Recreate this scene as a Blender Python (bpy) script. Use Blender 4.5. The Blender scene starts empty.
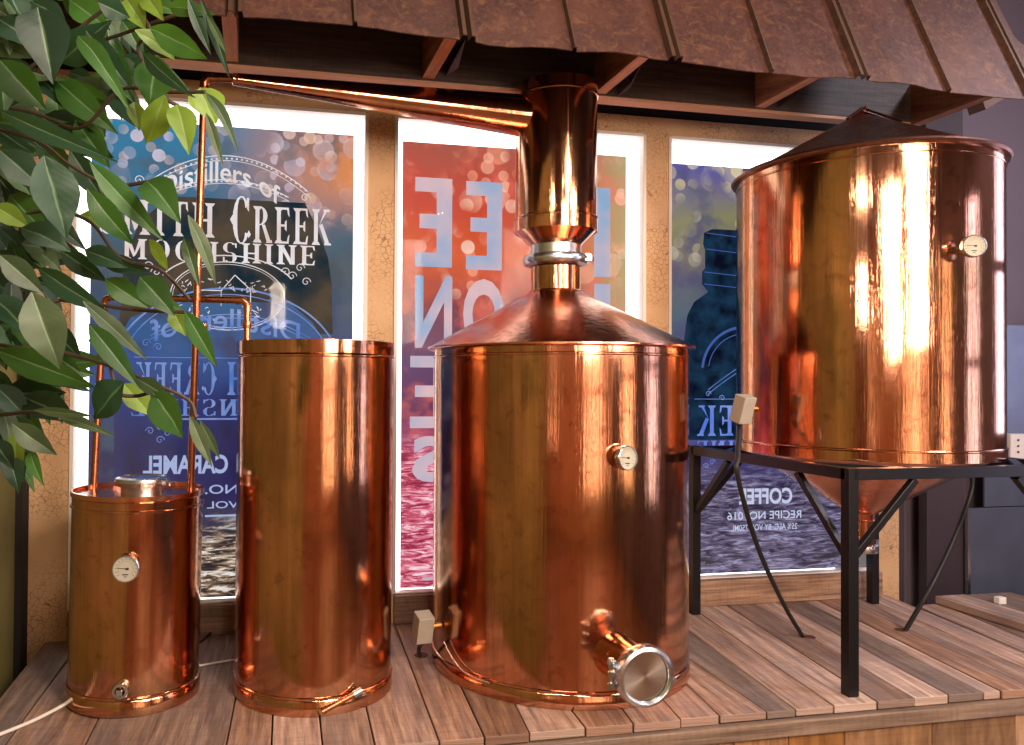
import bpy, math, random
from mathutils import Vector, Matrix
PI = math.pi
random.seed(7)
C = bpy.context.scene.collection
# ------------------------------------------------------------------ camera model (metres; deck top is z = 0, back wall runs along x)
F, PIT, ROL, H, AL = 777.4, 0.0128, 0.0062, 0.8088, 0.2015
CX, CY = 412.95, 373.09                     # where the camera axis meets the picture (the photo is a crop)
W, HH = 1024, 745
ca, sa = math.cos(AL), math.sin(AL)
def c2w(x, y, z=None):                      # camera-heading frame -> wall frame
    s, t = x*ca + y*sa, -x*sa + y*ca
    return (s, t) if z is None else Vector((s, t, z))
_f = Vector((0, math.cos(PIT), math.sin(PIT))); _u = Vector((0, -math.sin(PIT), math.cos(PIT))); _r = Vector((1, 0, 0))
_R = _r*math.cos(ROL) + _u*math.sin(ROL); _U = -_r*math.sin(ROL) + _u*math.cos(ROL)
def ray(u, v):
    d = _f + _R*((u-CX)/F) - _U*((v-CY)/F)
    return c2w(d.x, d.y, d.z)
CAM = Vector((0, 0, H))
def at(u, v, **k):                          # photo direction met with a plane x=, y=, z= or at forward depth d=
    d = ray(u, v)
    if 'x' in k: q = k['x']/d.x
    elif 'y' in k: q = k['y']/d.y
    elif 'z' in k: q = (k['z']-H)/d.z
    else: q = k['d']/(-(-d.x*sa - d.y*ca))
    return CAM + d*q
cd = bpy.data.cameras.new('camera'); cam = bpy.data.objects.new('camera', cd); C.objects.link(cam)
cd.sensor_width = 36; cd.lens = 36*F/W; cd.clip_start = .02; cd.shift_x = (W/2-CX)/W; cd.shift_y = (CY-HH/2)/W
fw, up, rt = c2w(*_f), c2w(*_U), c2w(*_R)
m = Matrix((rt, up, -fw)).transposed().to_4x4(); m.translation = CAM
cam.matrix_world = m
bpy.context.scene.camera = cam
sc = bpy.context.scene
sc.view_settings.view_transform = 'Standard'; sc.view_settings.look = 'None'
sc.view_settings.gamma = 1; sc.view_settings.use_curve_mapping = False; sc.view_settings.exposure = 0

# ------------------------------------------------------------------ mesh helpers
class MB:
    def __init__(s): s.cuts = []; s.v = []; s.f = []; s.m = []; s.tone = []; s.uv = []; s.sm = []
    def add(s, vs, fs, mi=0, tone=.5, uvs=None, smooth=False):
        b = len(s.v); s.v += [tuple(x) for x in vs]
        for i, f in enumerate(fs):
            s.f.append([b+j for j in f]); s.m.append(mi); s.tone.append(tone); s.sm.append(smooth)
            s.uv.append([uvs[j] for j in f] if uvs else [(0, 0)]*len(f))
        return s
    def box(s, lo, hi, mi=0, tone=.5):
        x0, y0, z0 = lo; x1, y1, z1 = hi
        v = [(x0,y0,z0),(x1,y0,z0),(x1,y1,z0),(x0,y1,z0),(x0,y0,z1),(x1,y0,z1),(x1,y1,z1),(x0,y1,z1)]
        return s.add(v, [(0,3,2,1),(4,5,6,7),(0,1,5,4),(1,2,6,5),(2,3,7,6),(3,0,4,7)], mi, tone)
    def hexa(s, b, t, mi=0, tone=.5, uvs=None):       # 4 bottom + 4 top points
        return s.add(list(b)+list(t), [(3,2,1,0),(4,5,6,7),(0,1,5,4),(1,2,6,5),(2,3,7,6),(3,0,4,7)], mi, tone, uvs)
    def bar(s, a, b, w, h, upv=(0,0,1), mi=0, tone=.5):
        a, b = Vector(a), Vector(b); d = (b-a).normalized(); upv = Vector(upv)
        x = d.cross(upv)
        if x.length < 1e-4: x = d.cross(Vector((0,1,0)))
        x.normalize(); y = x.cross(d).normalized()
        o = [(-w/2,-h/2),(w/2,-h/2),(w/2,h/2),(-w/2,h/2)]
        return s.hexa([a+x*p+y*q for p, q in o], [b+x*p+y*q for p, q in o], mi, tone)
    def lathe(s, prof, c=(0,0,0), axis=(0,0,1), n=72, mi=0, smooth=True, cap0=False, cap1=False):
        ax = Vector(axis).normalized(); c = Vector(c)
        x = ax.orthogonal().normalized() if abs(ax.z) < .99 else Vector((1,0,0)); y = ax.cross(x).normalized()
        vs = []
        for r, z in prof:
            for i in range(n):
                a = 2*PI*i/n; vs.append(c + ax*z + x*(r*math.cos(a)) + y*(r*math.sin(a)))
        fs = [(j*n+i, j*n+(i+1)%n, (j+1)*n+(i+1)%n, (j+1)*n+i) for j in range(len(prof)-1) for i in range(n)]
        if cap0: fs.append(tuple(range(n-1, -1, -1)))
        if cap1: fs.append(tuple((len(prof)-1)*n+i for i in range(n)))
        return s.add(vs, fs, mi, smooth=smooth)
    def tube(s, pts, r, n=12, mi=0, caps=True):
        P = [Vector(p) for p in pts]; rs = r if isinstance(r, (list, tuple)) else [r]*len(P)
        d0 = (P[1]-P[0]).normalized(); nrm = d0.orthogonal().normalized(); vs = []
        for i, p in enumerate(P):
            d = (P[min(i+1,len(P)-1)] - P[max(i-1,0)]).normalized()
            nrm = (nrm - d*nrm.dot(d)).normalized(); bn = d.cross(nrm)
            for k in range(n):
                a = 2*PI*k/n; vs.append(p + nrm*(rs[i]*math.cos(a)) + bn*(rs[i]*math.sin(a)))
        fs = [(j*n+i, j*n+(i+1)%n, (j+1)*n+(i+1)%n, (j+1)*n+i) for j in range(len(P)-1) for i in range(n)]
        if caps: fs += [tuple(range(n-1,-1,-1)), tuple((len(P)-1)*n+i for i in range(n))]
        return s.add(vs, fs, mi, smooth=True)
def smooth_path(pts, k=8):
    P = [Vector(p) for p in pts]; P = [P[0]*2-P[1]] + P + [P[-1]*2-P[-2]]; out = []
    for i in range(1, len(P)-2):
        for j in range(k):
            t = j/k; a, b, c, d = P[i-1:i+3]
            out.append(.5*((2*b)+(c-a)*t+(2*a-5*b+4*c-d)*t*t+(3*b-a-3*c+d)*t**3))
    return out + [P[-2]]
def obj(name, mb, mats, parent=None, origin=None, bevel=0, sharp=35, kind=None):
    me = bpy.data.meshes.new(name)
    o0 = Vector(origin) if origin is not None else (parent.location.copy() if parent and parent.type == 'EMPTY' else Vector((0,0,0)))
    if parent and parent.parent: o0 = Vector((0,0,0)) + root_loc(parent)
    elif parent and parent.type == 'MESH': o0 = root_loc(parent)
    me.from_pydata([tuple(Vector(v)-o0) for v in mb.v], [], mb.f)
    if not isinstance(mats, (list, tuple)): mats = [mats]
    for q in mats: me.materials.append(q)
    ta = me.attributes.new('tone', 'FLOAT', 'FACE'); uv = me.uv_layers.new(name='UVMap')
    for i, p in enumerate(me.polygons):
        p.material_index = mb.m[i]; p.use_smooth = mb.sm[i]; ta.data[i].value = mb.tone[i]
        for j, li in enumerate(p.loop_indices): uv.data[li].uv = mb.uv[i][j]
    me.validate(); me.update()
    if any(mb.sm): me.set_sharp_from_angle(angle=math.radians(sharp))
    o = bpy.data.objects.new(name, me); C.objects.link(o)
    if parent: o.parent = parent
    else: o.location = o0
    if bevel:
        b = o.modifiers.new('bevel', 'BEVEL'); b.width = bevel; b.segments = 2; b.limit_method = 'ANGLE'
    if kind: o['kind'] = kind
    return o
def root_loc(o):
    while o.parent: o = o.parent
    return o.location.copy()
def thing(name, label, cat, loc=(0,0,0), group=None):
    o = bpy.data.objects.new(name, None); C.objects.link(o); o.location = loc; o.empty_display_size = .05
    o['label'] = label; o['category'] = cat
    if group: o['group'] = group
    return o
def tag(o, label, cat, group=None):
    o['label'] = label; o['category'] = cat
    if group: o['group'] = group
    return o

# ------------------------------------------------------------------ material helpers
def lin(c): return tuple(((x/255)/12.92 if x/255 <= .04045 else ((x/255+.055)/1.055)**2.4) for x in c) + (1,)
class NT:
    def __init__(s, name):
        s.mat = bpy.data.materials.new(name); s.mat.use_nodes = True; s.t = s.mat.node_tree; s.t.nodes.clear()
        s.out = s.t.nodes.new('ShaderNodeOutputMaterial')
    def n(s, ty, **k):
        q = s.t.nodes.new('ShaderNode'+ty)
        for a, b in k.items(): setattr(q, a, b)
        return q
    def l(s, a, b): s.t.links.new(a, b)
    def set(s, sock, v):
        if hasattr(v, 'is_output') or hasattr(v, 'links'): s.l(v, sock)
        else: sock.default_value = v
    def coord(s, kind='Object', scale=(1,1,1), rot=(0,0,0), loc=(0,0,0)):
        tc = s.n('TexCoord'); mp = s.n('Mapping'); s.l(tc.outputs[kind], mp.inputs[0])
        mp.inputs['Scale'].default_value = scale; mp.inputs['Rotation'].default_value = rot; mp.inputs['Location'].default_value = loc
        return mp.outputs[0]
    def noise(s, vec, scale, detail=4, rough=.5, dist=0):
        q = s.n('TexNoise'); s.l(vec, q.inputs['Vector']); q.inputs['Scale'].default_value = scale
        q.inputs['Detail'].default_value = detail; q.inputs['Roughness'].default_value = rough; q.inputs['Distortion'].default_value = dist
        return q.outputs['Fac']
    def ramp(s, fac, stops, interp='LINEAR'):
        q = s.n('ValToRGB'); s.set(q.inputs[0], fac); r = q.color_ramp; r.interpolation = interp
        while len(r.elements) < len(stops): r.elements.new(.5)
        for e, (p, c) in zip(r.elements, stops): e.position = p; e.color = c if len(c) == 4 else lin(c)
        return q.outputs[0]
    def mix(s, fac, a, b, mode='MIX'):
        q = s.n('Mix', data_type='RGBA', blend_type=mode); s.set(q.inputs[0], fac); s.set(q.inputs[6], a); s.set(q.inputs[7], b)
        return q.outputs[2]
    def math(s, op, a, b=0, clamp=False):
        q = s.n('Math', operation=op, use_clamp=clamp); s.set(q.inputs[0], a); s.set(q.inputs[1], b); return q.outputs[0]
    def maprange(s, v, a, b, c=0, d=1):
        q = s.n('MapRange'); s.set(q.inputs[0], v)
        for i, x in enumerate((a, b, c, d)): q.inputs[i+1].default_value = x
        return q.outputs[0]
    def bump(s, h, st=.2, dist=.01):
        q = s.n('Bump'); q.inputs['Strength'].default_value = st; q.inputs['Distance'].default_value = dist; s.l(h, q.inputs['Height'])
        return q.outputs[0]
    def bsdf(s, color, rough=.5, metal=0, normal=None, **k):
        b = s.n('BsdfPrincipled'); s.set(b.inputs['Base Color'], color); s.set(b.inputs['Roughness'], rough); s.set(b.inputs['Metallic'], metal)
        if normal is not None: s.l(normal, b.inputs['Normal'])
        for a, v in k.items(): s.set(b.inputs[a.replace('_', ' ')], v)
        s.l(b.outputs[0], s.out.inputs[0]); return b
def simple(name, c, rough=.5, metal=0, noise=0, nscale=30, **k):
    q = NT(name); col = lin(c)
    if noise:
        f = q.noise(q.coord(), nscale, 5)
        col = q.mix(f, lin([max(0, x*(1-noise)) for x in c]), lin([min(255, x*(1+noise)) for x in c]))
    q.bsdf(col, rough, metal, **k); return q.mat

def copper(name, base=(230,164,134), dark=(158,102,76), olive=(172,134,92), rough=.085, streak=.5, tarnish=.75):
    q = NT(name)
    v = q.coord(scale=(1,1,.03)); s1 = q.noise(v, 70, 5, .65); s2 = q.noise(v, 13, 3)
    big = q.noise(q.coord(scale=(1,1,.7)), 4.5, 6, .62, .6)
    spot = q.noise(q.coord(), 22, 5, .6, .4)
    col = q.mix(q.ramp(big, [(.38,(0,0,0,1)),(.72,(1,1,1,1))]), lin(base), lin(olive))
    col = q.mix(q.math('MULTIPLY', q.ramp(spot, [(.56,(0,0,0,1)),(.74,(1,1,1,1))]), tarnish), col, lin(dark))
    col = q.mix(q.math('MULTIPLY', q.ramp(s2, [(.45,(0,0,0,1)),(.75,(1,1,1,1))]), .35), col, lin(dark))
    col = q.mix(q.math('MULTIPLY', q.ramp(s1, [(.48,(0,0,0,1)),(.7,(1,1,1,1))]), .38), col, lin(dark))
    fine = q.noise(q.coord(scale=(1,1,.25)), 9, 8, .75, 1.5)
    col = q.mix(q.math('MULTIPLY', q.ramp(fine, [(.5,(0,0,0,1)),(.62,(1,1,1,1))]), .30), col, lin(olive))
    r = q.maprange(q.math('ADD', q.math('MULTIPLY', s1, .5), q.math('MULTIPLY', big, .5)), .3, .75, rough*.6, rough*1.8)
    h = q.math('ADD', q.math('MULTIPLY', s2, .55), q.math('MULTIPLY', s1, .3))
    nb = q.bump(h, streak, .004)
    b = q.bsdf(col, r, 1, nb, Anisotropic=.3)
    return q.mat
M = {}
M['copper'] = copper('polished_copper')
M['copper_light'] = copper('bright_copper', base=(238,172,144), olive=(214,142,108), dark=(170,108,84), rough=.15, tarnish=.4)
M['copper_lid'] = copper('tarnished_copper', base=(150,104,88), olive=(112,80,66), dark=(80,54,44), rough=.36, tarnish=.7)  # base darkened for the dark surroundings the lid reflects, plus tarnish spots
M['pipe'] = copper('pipe_copper', base=(206,134,100), olive=(170,108,74), dark=(110,66,42), rough=.24, streak=.1)
M['steel'] = simple('stainless_steel', (204,208,214), .27, 1, .06, 40)
M['steel_dark'] = simple('shadowed_gasket', (60,56,54), .45, .6)  # plain dark grey metal for screw heads and cable glands
M['dial'] = simple('dial_enamel', (168,162,148), .85, **{'Specular_IOR_Level': .05})
M['ink'] = simple('dial_ink', (24,22,22), .5)
M['glass'] = None
q = NT('clear_glass'); tr = q.n('BsdfTransparent'); gl = q.n('BsdfGlossy'); gl.inputs['Roughness'].default_value = .03
fr = q.n('Fresnel'); fr.inputs[0].default_value = 1.45; mx = q.n('MixShader'); q.l(q.math('MULTIPLY', fr.outputs[0], .10), mx.inputs[0]); q.l(tr.outputs[0], mx.inputs[1]); q.l(gl.outputs[0], mx.inputs[2]); q.l(mx.outputs[0], q.out.inputs[0]); M['glass'] = q.mat
M['black_steel'] = simple('black_painted_steel', (22,21,24), .32, .3, .2, 60)
M['black_rubber'] = simple('black_rubber_cable', (16,15,16), .5)
M['white_cable'] = simple('white_cable', (214,206,196), .5)
M['box_grey'] = simple('grey_plastic_box', (146,138,126), .6, 0, .05)
M['brass'] = simple('brass_fitting', (196,148,82), .3, 1, .1, 50)
M['hole'] = simple('rusted_grommet', (70,40,26), .7, 0, .3, 80)
M['white_frame'] = simple('white_window_frame', (232,222,214), .5)
M['olive'] = simple('olive_painted_plaster', (112,104,56), .75, 0, .3, 3)
M['mauve'] = simple('dark_mauve_paint', (88,76,86), .6, 0, .06, 5)
M['mauve_dark'] = simple('dark_plum_paint', (52,40,46), .6, 0, .08, 5)
M['slate'] = simple('blue_grey_sheet_metal', (92,98,116), .38, .5, .12, 9)
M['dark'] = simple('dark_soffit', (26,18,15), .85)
# crackled paint
q = NT('crackled_cream_paint'); vc = q.coord(); wv = q.n('VectorMath', operation='ADD')
nn = q.n('TexNoise'); q.l(vc, nn.inputs['Vector']); nn.inputs['Scale'].default_value = 18
sc_ = q.n('VectorMath', operation='SCALE'); q.l(nn.outputs['Color'], sc_.inputs[0]); sc_.inputs['Scale'].default_value = .03
q.l(vc, wv.inputs[0]); q.l(sc_.outputs[0], wv.inputs[1])
vo = q.n('TexVoronoi', feature='DISTANCE_TO_EDGE'); q.l(wv.outputs[0], vo.inputs['Vector']); vo.inputs['Scale'].default_value = 58
ck = q.ramp(vo.outputs['Distance'], [(.0,(0,0,0,1)),(.05,(1,1,1,1))])
ex = q.ramp(q.noise(vc, 5, 3), [(.4,(0,0,0,1)),(.56,(1,1,1,1))])
ckm = q.mix(ex, (1,1,1,1), ck)
base = q.mix(q.noise(vc, 8, 5), lin((196,152,108)), lin((222,184,140)))
col = q.mix(ckm, lin((112,76,50)), base)
q.bsdf(col, .6, 0, q.bump(ckm, .25, .002)); M['crackle'] = q.mat
# wood
def wood(name, lo, mid, hi, uv=True, grey=(112,100,104), scale=1, rough=.62):
    q = NT(name); at_ = q.n('Attribute', attribute_name='tone'); tone = at_.outputs['Fac']
    v = q.coord('UV' if uv else 'Object', scale=(1,1,1))
    ad = q.n('VectorMath', operation='ADD'); q.l(v, ad.inputs[0]); cb = q.n('CombineXYZ'); q.l(q.math('MULTIPLY', tone, 37.3), cb.inputs[0]); q.l(q.math('MULTIPLY', tone, 11.7), cb.inputs[2]); q.l(cb.outputs[0], ad.inputs[1])
    mp = q.n('Mapping'); q.l(ad.outputs[0], mp.inputs[0]); mp.inputs['Scale'].default_value = (1.6*scale, 26*scale, 26*scale)
    g = q.noise(mp.outputs[0], 2.2, 8, .72, .15)
    mp2 = q.n('Mapping'); q.l(ad.outputs[0], mp2.inputs[0]); mp2.inputs['Scale'].default_value = (2*scale, 11*scale, 11*scale)
    g2 = q.noise(mp2.outputs[0], 1.6, 5, .65, .3)
    mp3 = q.n('Mapping'); q.l(ad.outputs[0], mp3.inputs[0]); mp3.inputs['Scale'].default_value = (60*scale, 6*scale, 6*scale); mp3.inputs['Rotation'].default_value = (0,0,.25)
    saw = q.noise(mp3.outputs[0], 2, 2, .5)
    col = q.ramp(g, [(.3, lo), (.5, mid), (.72, hi)])
    col = q.mix(q.math('MULTIPLY', q.ramp(g2, [(.48,(0,0,0,1)),(.7,(1,1,1,1))]), .6), col, lin(grey))
    col = q.mix(q.math('MULTIPLY', q.ramp(saw, [(.45,(0,0,0,1)),(.7,(1,1,1,1))]), .22), col, lin(lo))
    hs = q.n('HueSaturation'); q.l(col, hs.inputs['Color']); q.l(q.maprange(tone, 0, 1, .45, 1.5), hs.inputs['Value']); q.l(q.maprange(q.math('FRACT', q.math('MULTIPLY', tone, 7.3)), 0, 1, .7, 1.15), hs.inputs['Saturation'])
    q.bsdf(hs.outputs[0], rough, 0, q.bump(q.math('ADD', g, q.math('MULTIPLY', saw, .4)), .35, .004)); return q.mat
M['plank'] = wood('weathered_oak_planks', (82,58,46), (146,112,92), (192,160,138))
M['rail'] = wood('grey_brown_rail', (70,54,44), (116,94,78), (152,128,106))
M['skirt'] = wood('rough_sawn_gold_boards', (84,56,34), (142,100,62), (176,134,90), grey=(90,64,46))
M['sill'] = wood('rough_sawn_sill_timber', (70,46,30), (132,92,58), (170,124,84), grey=(96,70,50))
M['beam'] = wood('dark_framing_lumber', (40,26,20), (78,52,40), (110,76,58), grey=(58,44,40))
M['rafter_light'] = wood('planed_pine', (150,92,56), (206,140,96), (232,176,134), grey=(180,120,90))  # lighter copy of the framing wood, window light painted into undersides
M['rafter'] = wood('stained_framing_wood', (92,54,30), (150,90,54), (190,124,80), grey=(110,70,50))
# rusty roof
q = NT('rusted_sheet_metal'); v = q.coord(); a = q.noise(v, 6, 8, .7); b_ = q.noise(v, 90, 6, .8); c_ = q.noise(v, 30, 6, .75, 1)
col = q.ramp(a, [(.3,(40,20,17)),(.5,(60,32,27)),(.7,(84,50,38))])
col = q.mix(q.ramp(b_, [(.4,(0,0,0,1)),(.75,(1,1,1,1))]), col, lin((82,52,44)))
col = q.mix(q.math('MULTIPLY', q.ramp(c_, [(.5,(0,0,0,1)),(.72,(1,1,1,1))]), .6), col, lin((122,84,56)))
at_ = q.n('Attribute', attribute_name='tone'); col = q.mix(q.math('MULTIPLY', q.ramp(at_.outputs['Fac'], [(.5,(0,0,0,1)),(1,(1,1,1,1))]), .8), col, lin((70,50,34)))
q.bsdf(col, .55, .25, q.bump(b_, .25, .003)); M['rust'] = q.mat
# leaves
def leafmat(name, c, c2, tl):
    q = NT(name); v = q.coord('UV'); at_ = q.n('Attribute', attribute_name='tone'); t = at_.outputs['Fac']
    sx = q.n('SeparateXYZ'); q.l(v, sx.inputs[0])
    mid = q.math('ABSOLUTE', q.math('SUBTRACT', sx.outputs[1], .5))
    vein = q.ramp(mid, [(.0,(1,1,1,1)),(.05,(0,0,0,1))])
    side = q.math('SINE', q.math('MULTIPLY', q.math('SUBTRACT', sx.outputs[0], q.math('MULTIPLY', mid, .55)), 60))
    col = q.mix(q.math('MULTIPLY', t, 1.0), lin(c), lin(c2))
    col = q.mix(q.math('MULTIPLY', q.noise(q.coord('Object'), 60, 3), .35), col, lin([x*.55 for x in c]))
    col = q.mix(q.math('MULTIPLY', vein, .4), col, lin((150,180,140)))
    b = q.bsdf(col, .5, 0, q.bump(side, .03, .001))
    tb = q.n('BsdfTranslucent'); q.set(tb.inputs[0], lin(tl)); mx = q.n('MixShader'); mx.inputs[0].default_value = .3
    q.l(b.outputs[0], mx.inputs[1]); q.l(tb.outputs[0], mx.inputs[2]); q.l(mx.outputs[0], q.out.inputs[0]); return q.mat
M['leaf_teal'] = leafmat('blue_green_leaf', (16,40,26), (38,72,50), (50,96,36))
M['leaf_green'] = leafmat('green_leaf', (28,66,22), (58,104,38), (96,146,40))
M['leaf_yellow'] = leafmat('yellow_green_leaf', (84,112,32), (120,150,50), (160,190,50))
M['leaf_grey'] = leafmat('grey_green_leaf', (50,70,44), (90,108,76), (80,110,50))
M['twig'] = simple('brown_twig', (52,38,28), .7, 0, .3, 60)
def emis(name, col, st=1.0, var=0, c2=None, scale=8):
    q = NT(name); e = q.n('Emission')
    if c2:
        f = q.ramp(q.noise(q.coord(), scale, 3), [(.35,(0,0,0,1)),(.65,(1,1,1,1))]); q.l(q.mix(f, lin(col), lin(c2)), e.inputs[0])
    else: e.inputs[0].default_value = lin(col)
    e.inputs[1].default_value = st; q.l(e.outputs[0], q.out.inputs[0]); return q.mat

# ------------------------------------------------------------------ the room
TW, TB = 2.63, 2.60           # window plane, wall face
TF = 1.724                      # front edge of the deck
XL = at(46.7,639,z=0).x        # left end of the deck
SL, SR = XL-.07, 3.70             # side walls of the display
FZ, CZ = -.75, 2.55
wx = lambda u, v: at(u, v, y=TW)
wn = []                         # window openings (x0,x1) and common z
zt = wx(365.8,117.1).z; zb = wx(393.3,591.3).z
W1 = (wx(75,300).x, wx(365.5,200).x); W2 = (wx(393.5,300).x, wx(640.5,200).x); W3 = (wx(665,250).x, wx(871,560).x)
wb = MB()
edges = [SL-.1, *W1, *W2, *W3, at(899,590,y=TB).x]
for i in range(0, 8, 2): wb.box((edges[i], TB, FZ), (edges[i+1], TB+.04, zt))
for w in (W1, W2, W3): wb.box((w[0], TB+.001, FZ), (w[1], TB+.04, zb))
ztop = at(660,117.8,y=TB).z
wb.box((edges[0], TB, zt), (edges[-1], TB+.04, ztop))
obj('trim_7', MB().box((edges[0], TB+.01, ztop+.0005), (edges[-1], TB+.04, CZ)), M['dark'], kind='structure')  # near-black board painted as the shaded gap above the wall
obj('wall_back', wb, M['crackle'], kind='structure')
for i, w in enumerate((W1, W2, W3)):
    r = thing('window_%d' % (i+1), '', '', ((w[0]+w[1])/2, TW, zb)); del r['label']; del r['category']; r['kind'] = 'structure'
    g = MB(); t0, t1 = TB-.006, TB+.03; b = .007
    g.box((w[0]-.004,t0,zb),(w[0]+b,t1,zt)); g.box((w[1]-b,t0,zb),(w[1]+.004,t1,zt)); g.box((w[0]+b,t0,zt-b),(w[1]-b,t1,zt+.004)); g.box((w[0]+b,t0,zb),(w[1]-b,t1,zb+.004))
    obj('window_frame', g, M['white_frame'], r)
    g = MB().box((w[0]+b, TB+.012, zb+.004), (w[1]-b, TB+.016, zt-b)); obj('window_pane', g, M['glass'], r)
# sills
for i, (a, bb, ytop, ybot) in enumerate([(W1[0], W1[1], 603.4, 631), (W2[0], W2[1], 590, 618), (W3[0], W3[1]+.0, 576, 603)]):
    s = MB(); n = 14; f0, f1 = TB-.03, TB
    for k in range(1):
        s.hexa([(a,f0,0),(bb,f0,0),(bb,f1,0),(a,f1,0)], [(a,f0,zb-.001),(bb,f0,zb-.001),(bb,f1,zb-.001),(a,f1,zb-.001)], tone=.55 if i < 2 else .85,
               uvs=[(a,0),(bb,0),(bb,.1),(a,.1),(a,.12),(bb,.12),(bb,.2),(a,.2)])
    o = obj('trim_%d' % (i+1), s, M['sill'], kind='structure', bevel=.004)
# side wall on the left (olive) with dark corner strip, room shell
g = MB().box((SL-.1, -.25, FZ), (SL, TB-.07, CZ)); obj('wall_left', g, M['olive'], kind='structure')
g = MB().box((SL-.1, TB-.07, FZ), (SL+.02, TB, CZ)); obj('trim_4', g, M['dark'], kind='structure')
g = MB(); ex = edges[-1]
g.box((ex, TB+.1, FZ), (ex+.12, TB+.2, ztop+.25)); 
obj('trim_5', g, M['mauve_dark'], kind='structure')
g = MB().box((SR, -4.2, FZ), (SR+.1, 2.75, CZ)); obj('wall_right', g, M['mauve'], kind='structure')
g = MB().box((ex+.1, 3.06, FZ), (SR, 2.75, CZ)); obj('wall_far', g, M['mauve'], kind='structure')
M['floor'] = wood('brown_floorboards', (70,44,28), (122,82,54), (150,106,74), uv=False, rough=.35)
obj('floor', MB().box((-3.2,-4.2,FZ-.05),(SR+.1,3.15,FZ)), M['floor'], kind='structure')
M['ceil'] = simple('brown_ceiling', (112,84,64), .8)
obj('ceiling', MB().box((-3.2,-4.2,CZ),(SR+.1,3.15,CZ+.05)), M['ceil'], kind='structure')
M['tan'] = simple('tan_plaster', (190,140,100), .8, 0, .15, 2)
M['brownwall'] = wood('dark_panelled_wall', (60,34,20), (110,66,40), (140,90,56), uv=False)
obj('wall_front', MB().box((-3.2,-4.3,FZ),(SR+.1,-4.2,CZ)), M['tan'], kind='structure')
obj('wall_side', MB().box((-3.3,-4.2,FZ),(-3.2,-.15,CZ)), M['brownwall'], kind='structure')
obj('wall_return', MB().box((-3.2,-.25,FZ),(SL-.1,-.15,CZ)), M['brownwall'], kind='structure')
# glowing windows added out of view for streaks and edges in the copper
M['day'] = emis('daylit_window_pane', (255,214,176), 4.2)
M['day_cool'] = emis('cool_daylit_pane', (226,222,255), 4.5)
def glow_win(n, x0, x1, z0, z1, y, mat, bars=2, axis='y'):
    r = thing('window_%d' % n, '', '', (0,0,0)); del r['label']; del r['category']; r['kind'] = 'structure'
    def B(a0, a1, b0, b1, d0, d1):
        return ((a0, y+d0, b0), (a1, y+d1, b1)) if axis == 'y' else ((y-d1, a0, b0), (y-d0, a1, b1))
    obj('window_pane', MB().box(*B(x0,x1,z0,z1,.0,.015)), mat, r)
    f = MB(); w = .05
    for k in range(bars+1):
        xx = x0+(x1-x0)*k/bars; f.box(*B(xx-w/2, xx+w/2, z0-w, z1+w, .016, .05))
    f.box(*B(x0,x1,z0-w,z0,.016,.05)); f.box(*B(x0,x1,z1,z1+w,.016,.05)); f.box(*B(x0,x1,(z0+z1)/2-w/2,(z0+z1)/2+w/2,.016,.04))
    obj('window_frame', f, M['beam'], r)
glow_win(4, .95, 1.3, -.3, 1.75, -4.2, M['day'], 1)
glow_win(5, 1.65, 2.35, -.3, 1.75, -4.2, M['day'], 2)
glow_win(6, 2.75, 2.95, -.3, 1.75, -4.2, M['day'], 1)
glow_win(7, -2.4, -2.15, .1, 1.8, -4.2, M['day'], 1)
glow_win(8, -2.1, -1.2, .0, 1.75, SR, M['day'], 2, 'x')
glow_win(9, .35, .8, .1, 1.75, SR, M['day_cool'], 1, 'x')
glow_win(10, 1.75, 2.3, .6, 2.1, SR, M['day_cool'], 1, 'x')

# ------------------------------------------------------------------ world and lamps
w = bpy.data.worlds.new('world'); sc.world = w; w.use_nodes = True
bg = w.node_tree.nodes['Background']; bg.inputs[0].default_value = (1, .97, .96, 1); bg.inputs[1].default_value = 3.2
def area(name, loc, target, size, power, col, sy=None):
    l = bpy.data.lights.new(name, 'AREA'); l.energy = power; l.color = col; l.size = size
    if sy: l.shape = 'RECTANGLE'; l.size_y = sy
    o = bpy.data.objects.new(name, l); C.objects.link(o); o.location = loc
    o.rotation_euler = (Vector(target)-Vector(loc)).to_track_quat('-Z', 'Y').to_euler(); return o
area('track_light', (1.9, .05, 1.44), (1.2, 2.6, .8), .42, 36, (1,.80,.64), .9)  # unseen softboxes added in front, tall for streaks in the copper
area('track_light', (1.0, -.45, 1.42), (.7, 2.6, .8), .42, 44, (1,.80,.64), .9)
area('track_light', (.15, .1, 1.3), (.0, 2.6, .6), .10, 9, (1,.82,.66), .3)
area('ceiling_light', (2.9, .9, 2.45), (1.9, 2.1, .1), .25, 26, (.88,.88,1))  # unseen overhead area lamps added to light the room
area('ceiling_light', (1.6, -2.0, 2.5), (1.6, -2.0, -.7), .6, 90, (1,.82,.64))
area('ceiling_light', (-1.9, -2.2, 2.5), (-1.9, -2.2, -.7), .6, 60, (1,.82,.64))
area('ceiling_light', (.5, .5, 2.5), (.5, .5, -.7), .5, 30, (1,.84,.7))

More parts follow.
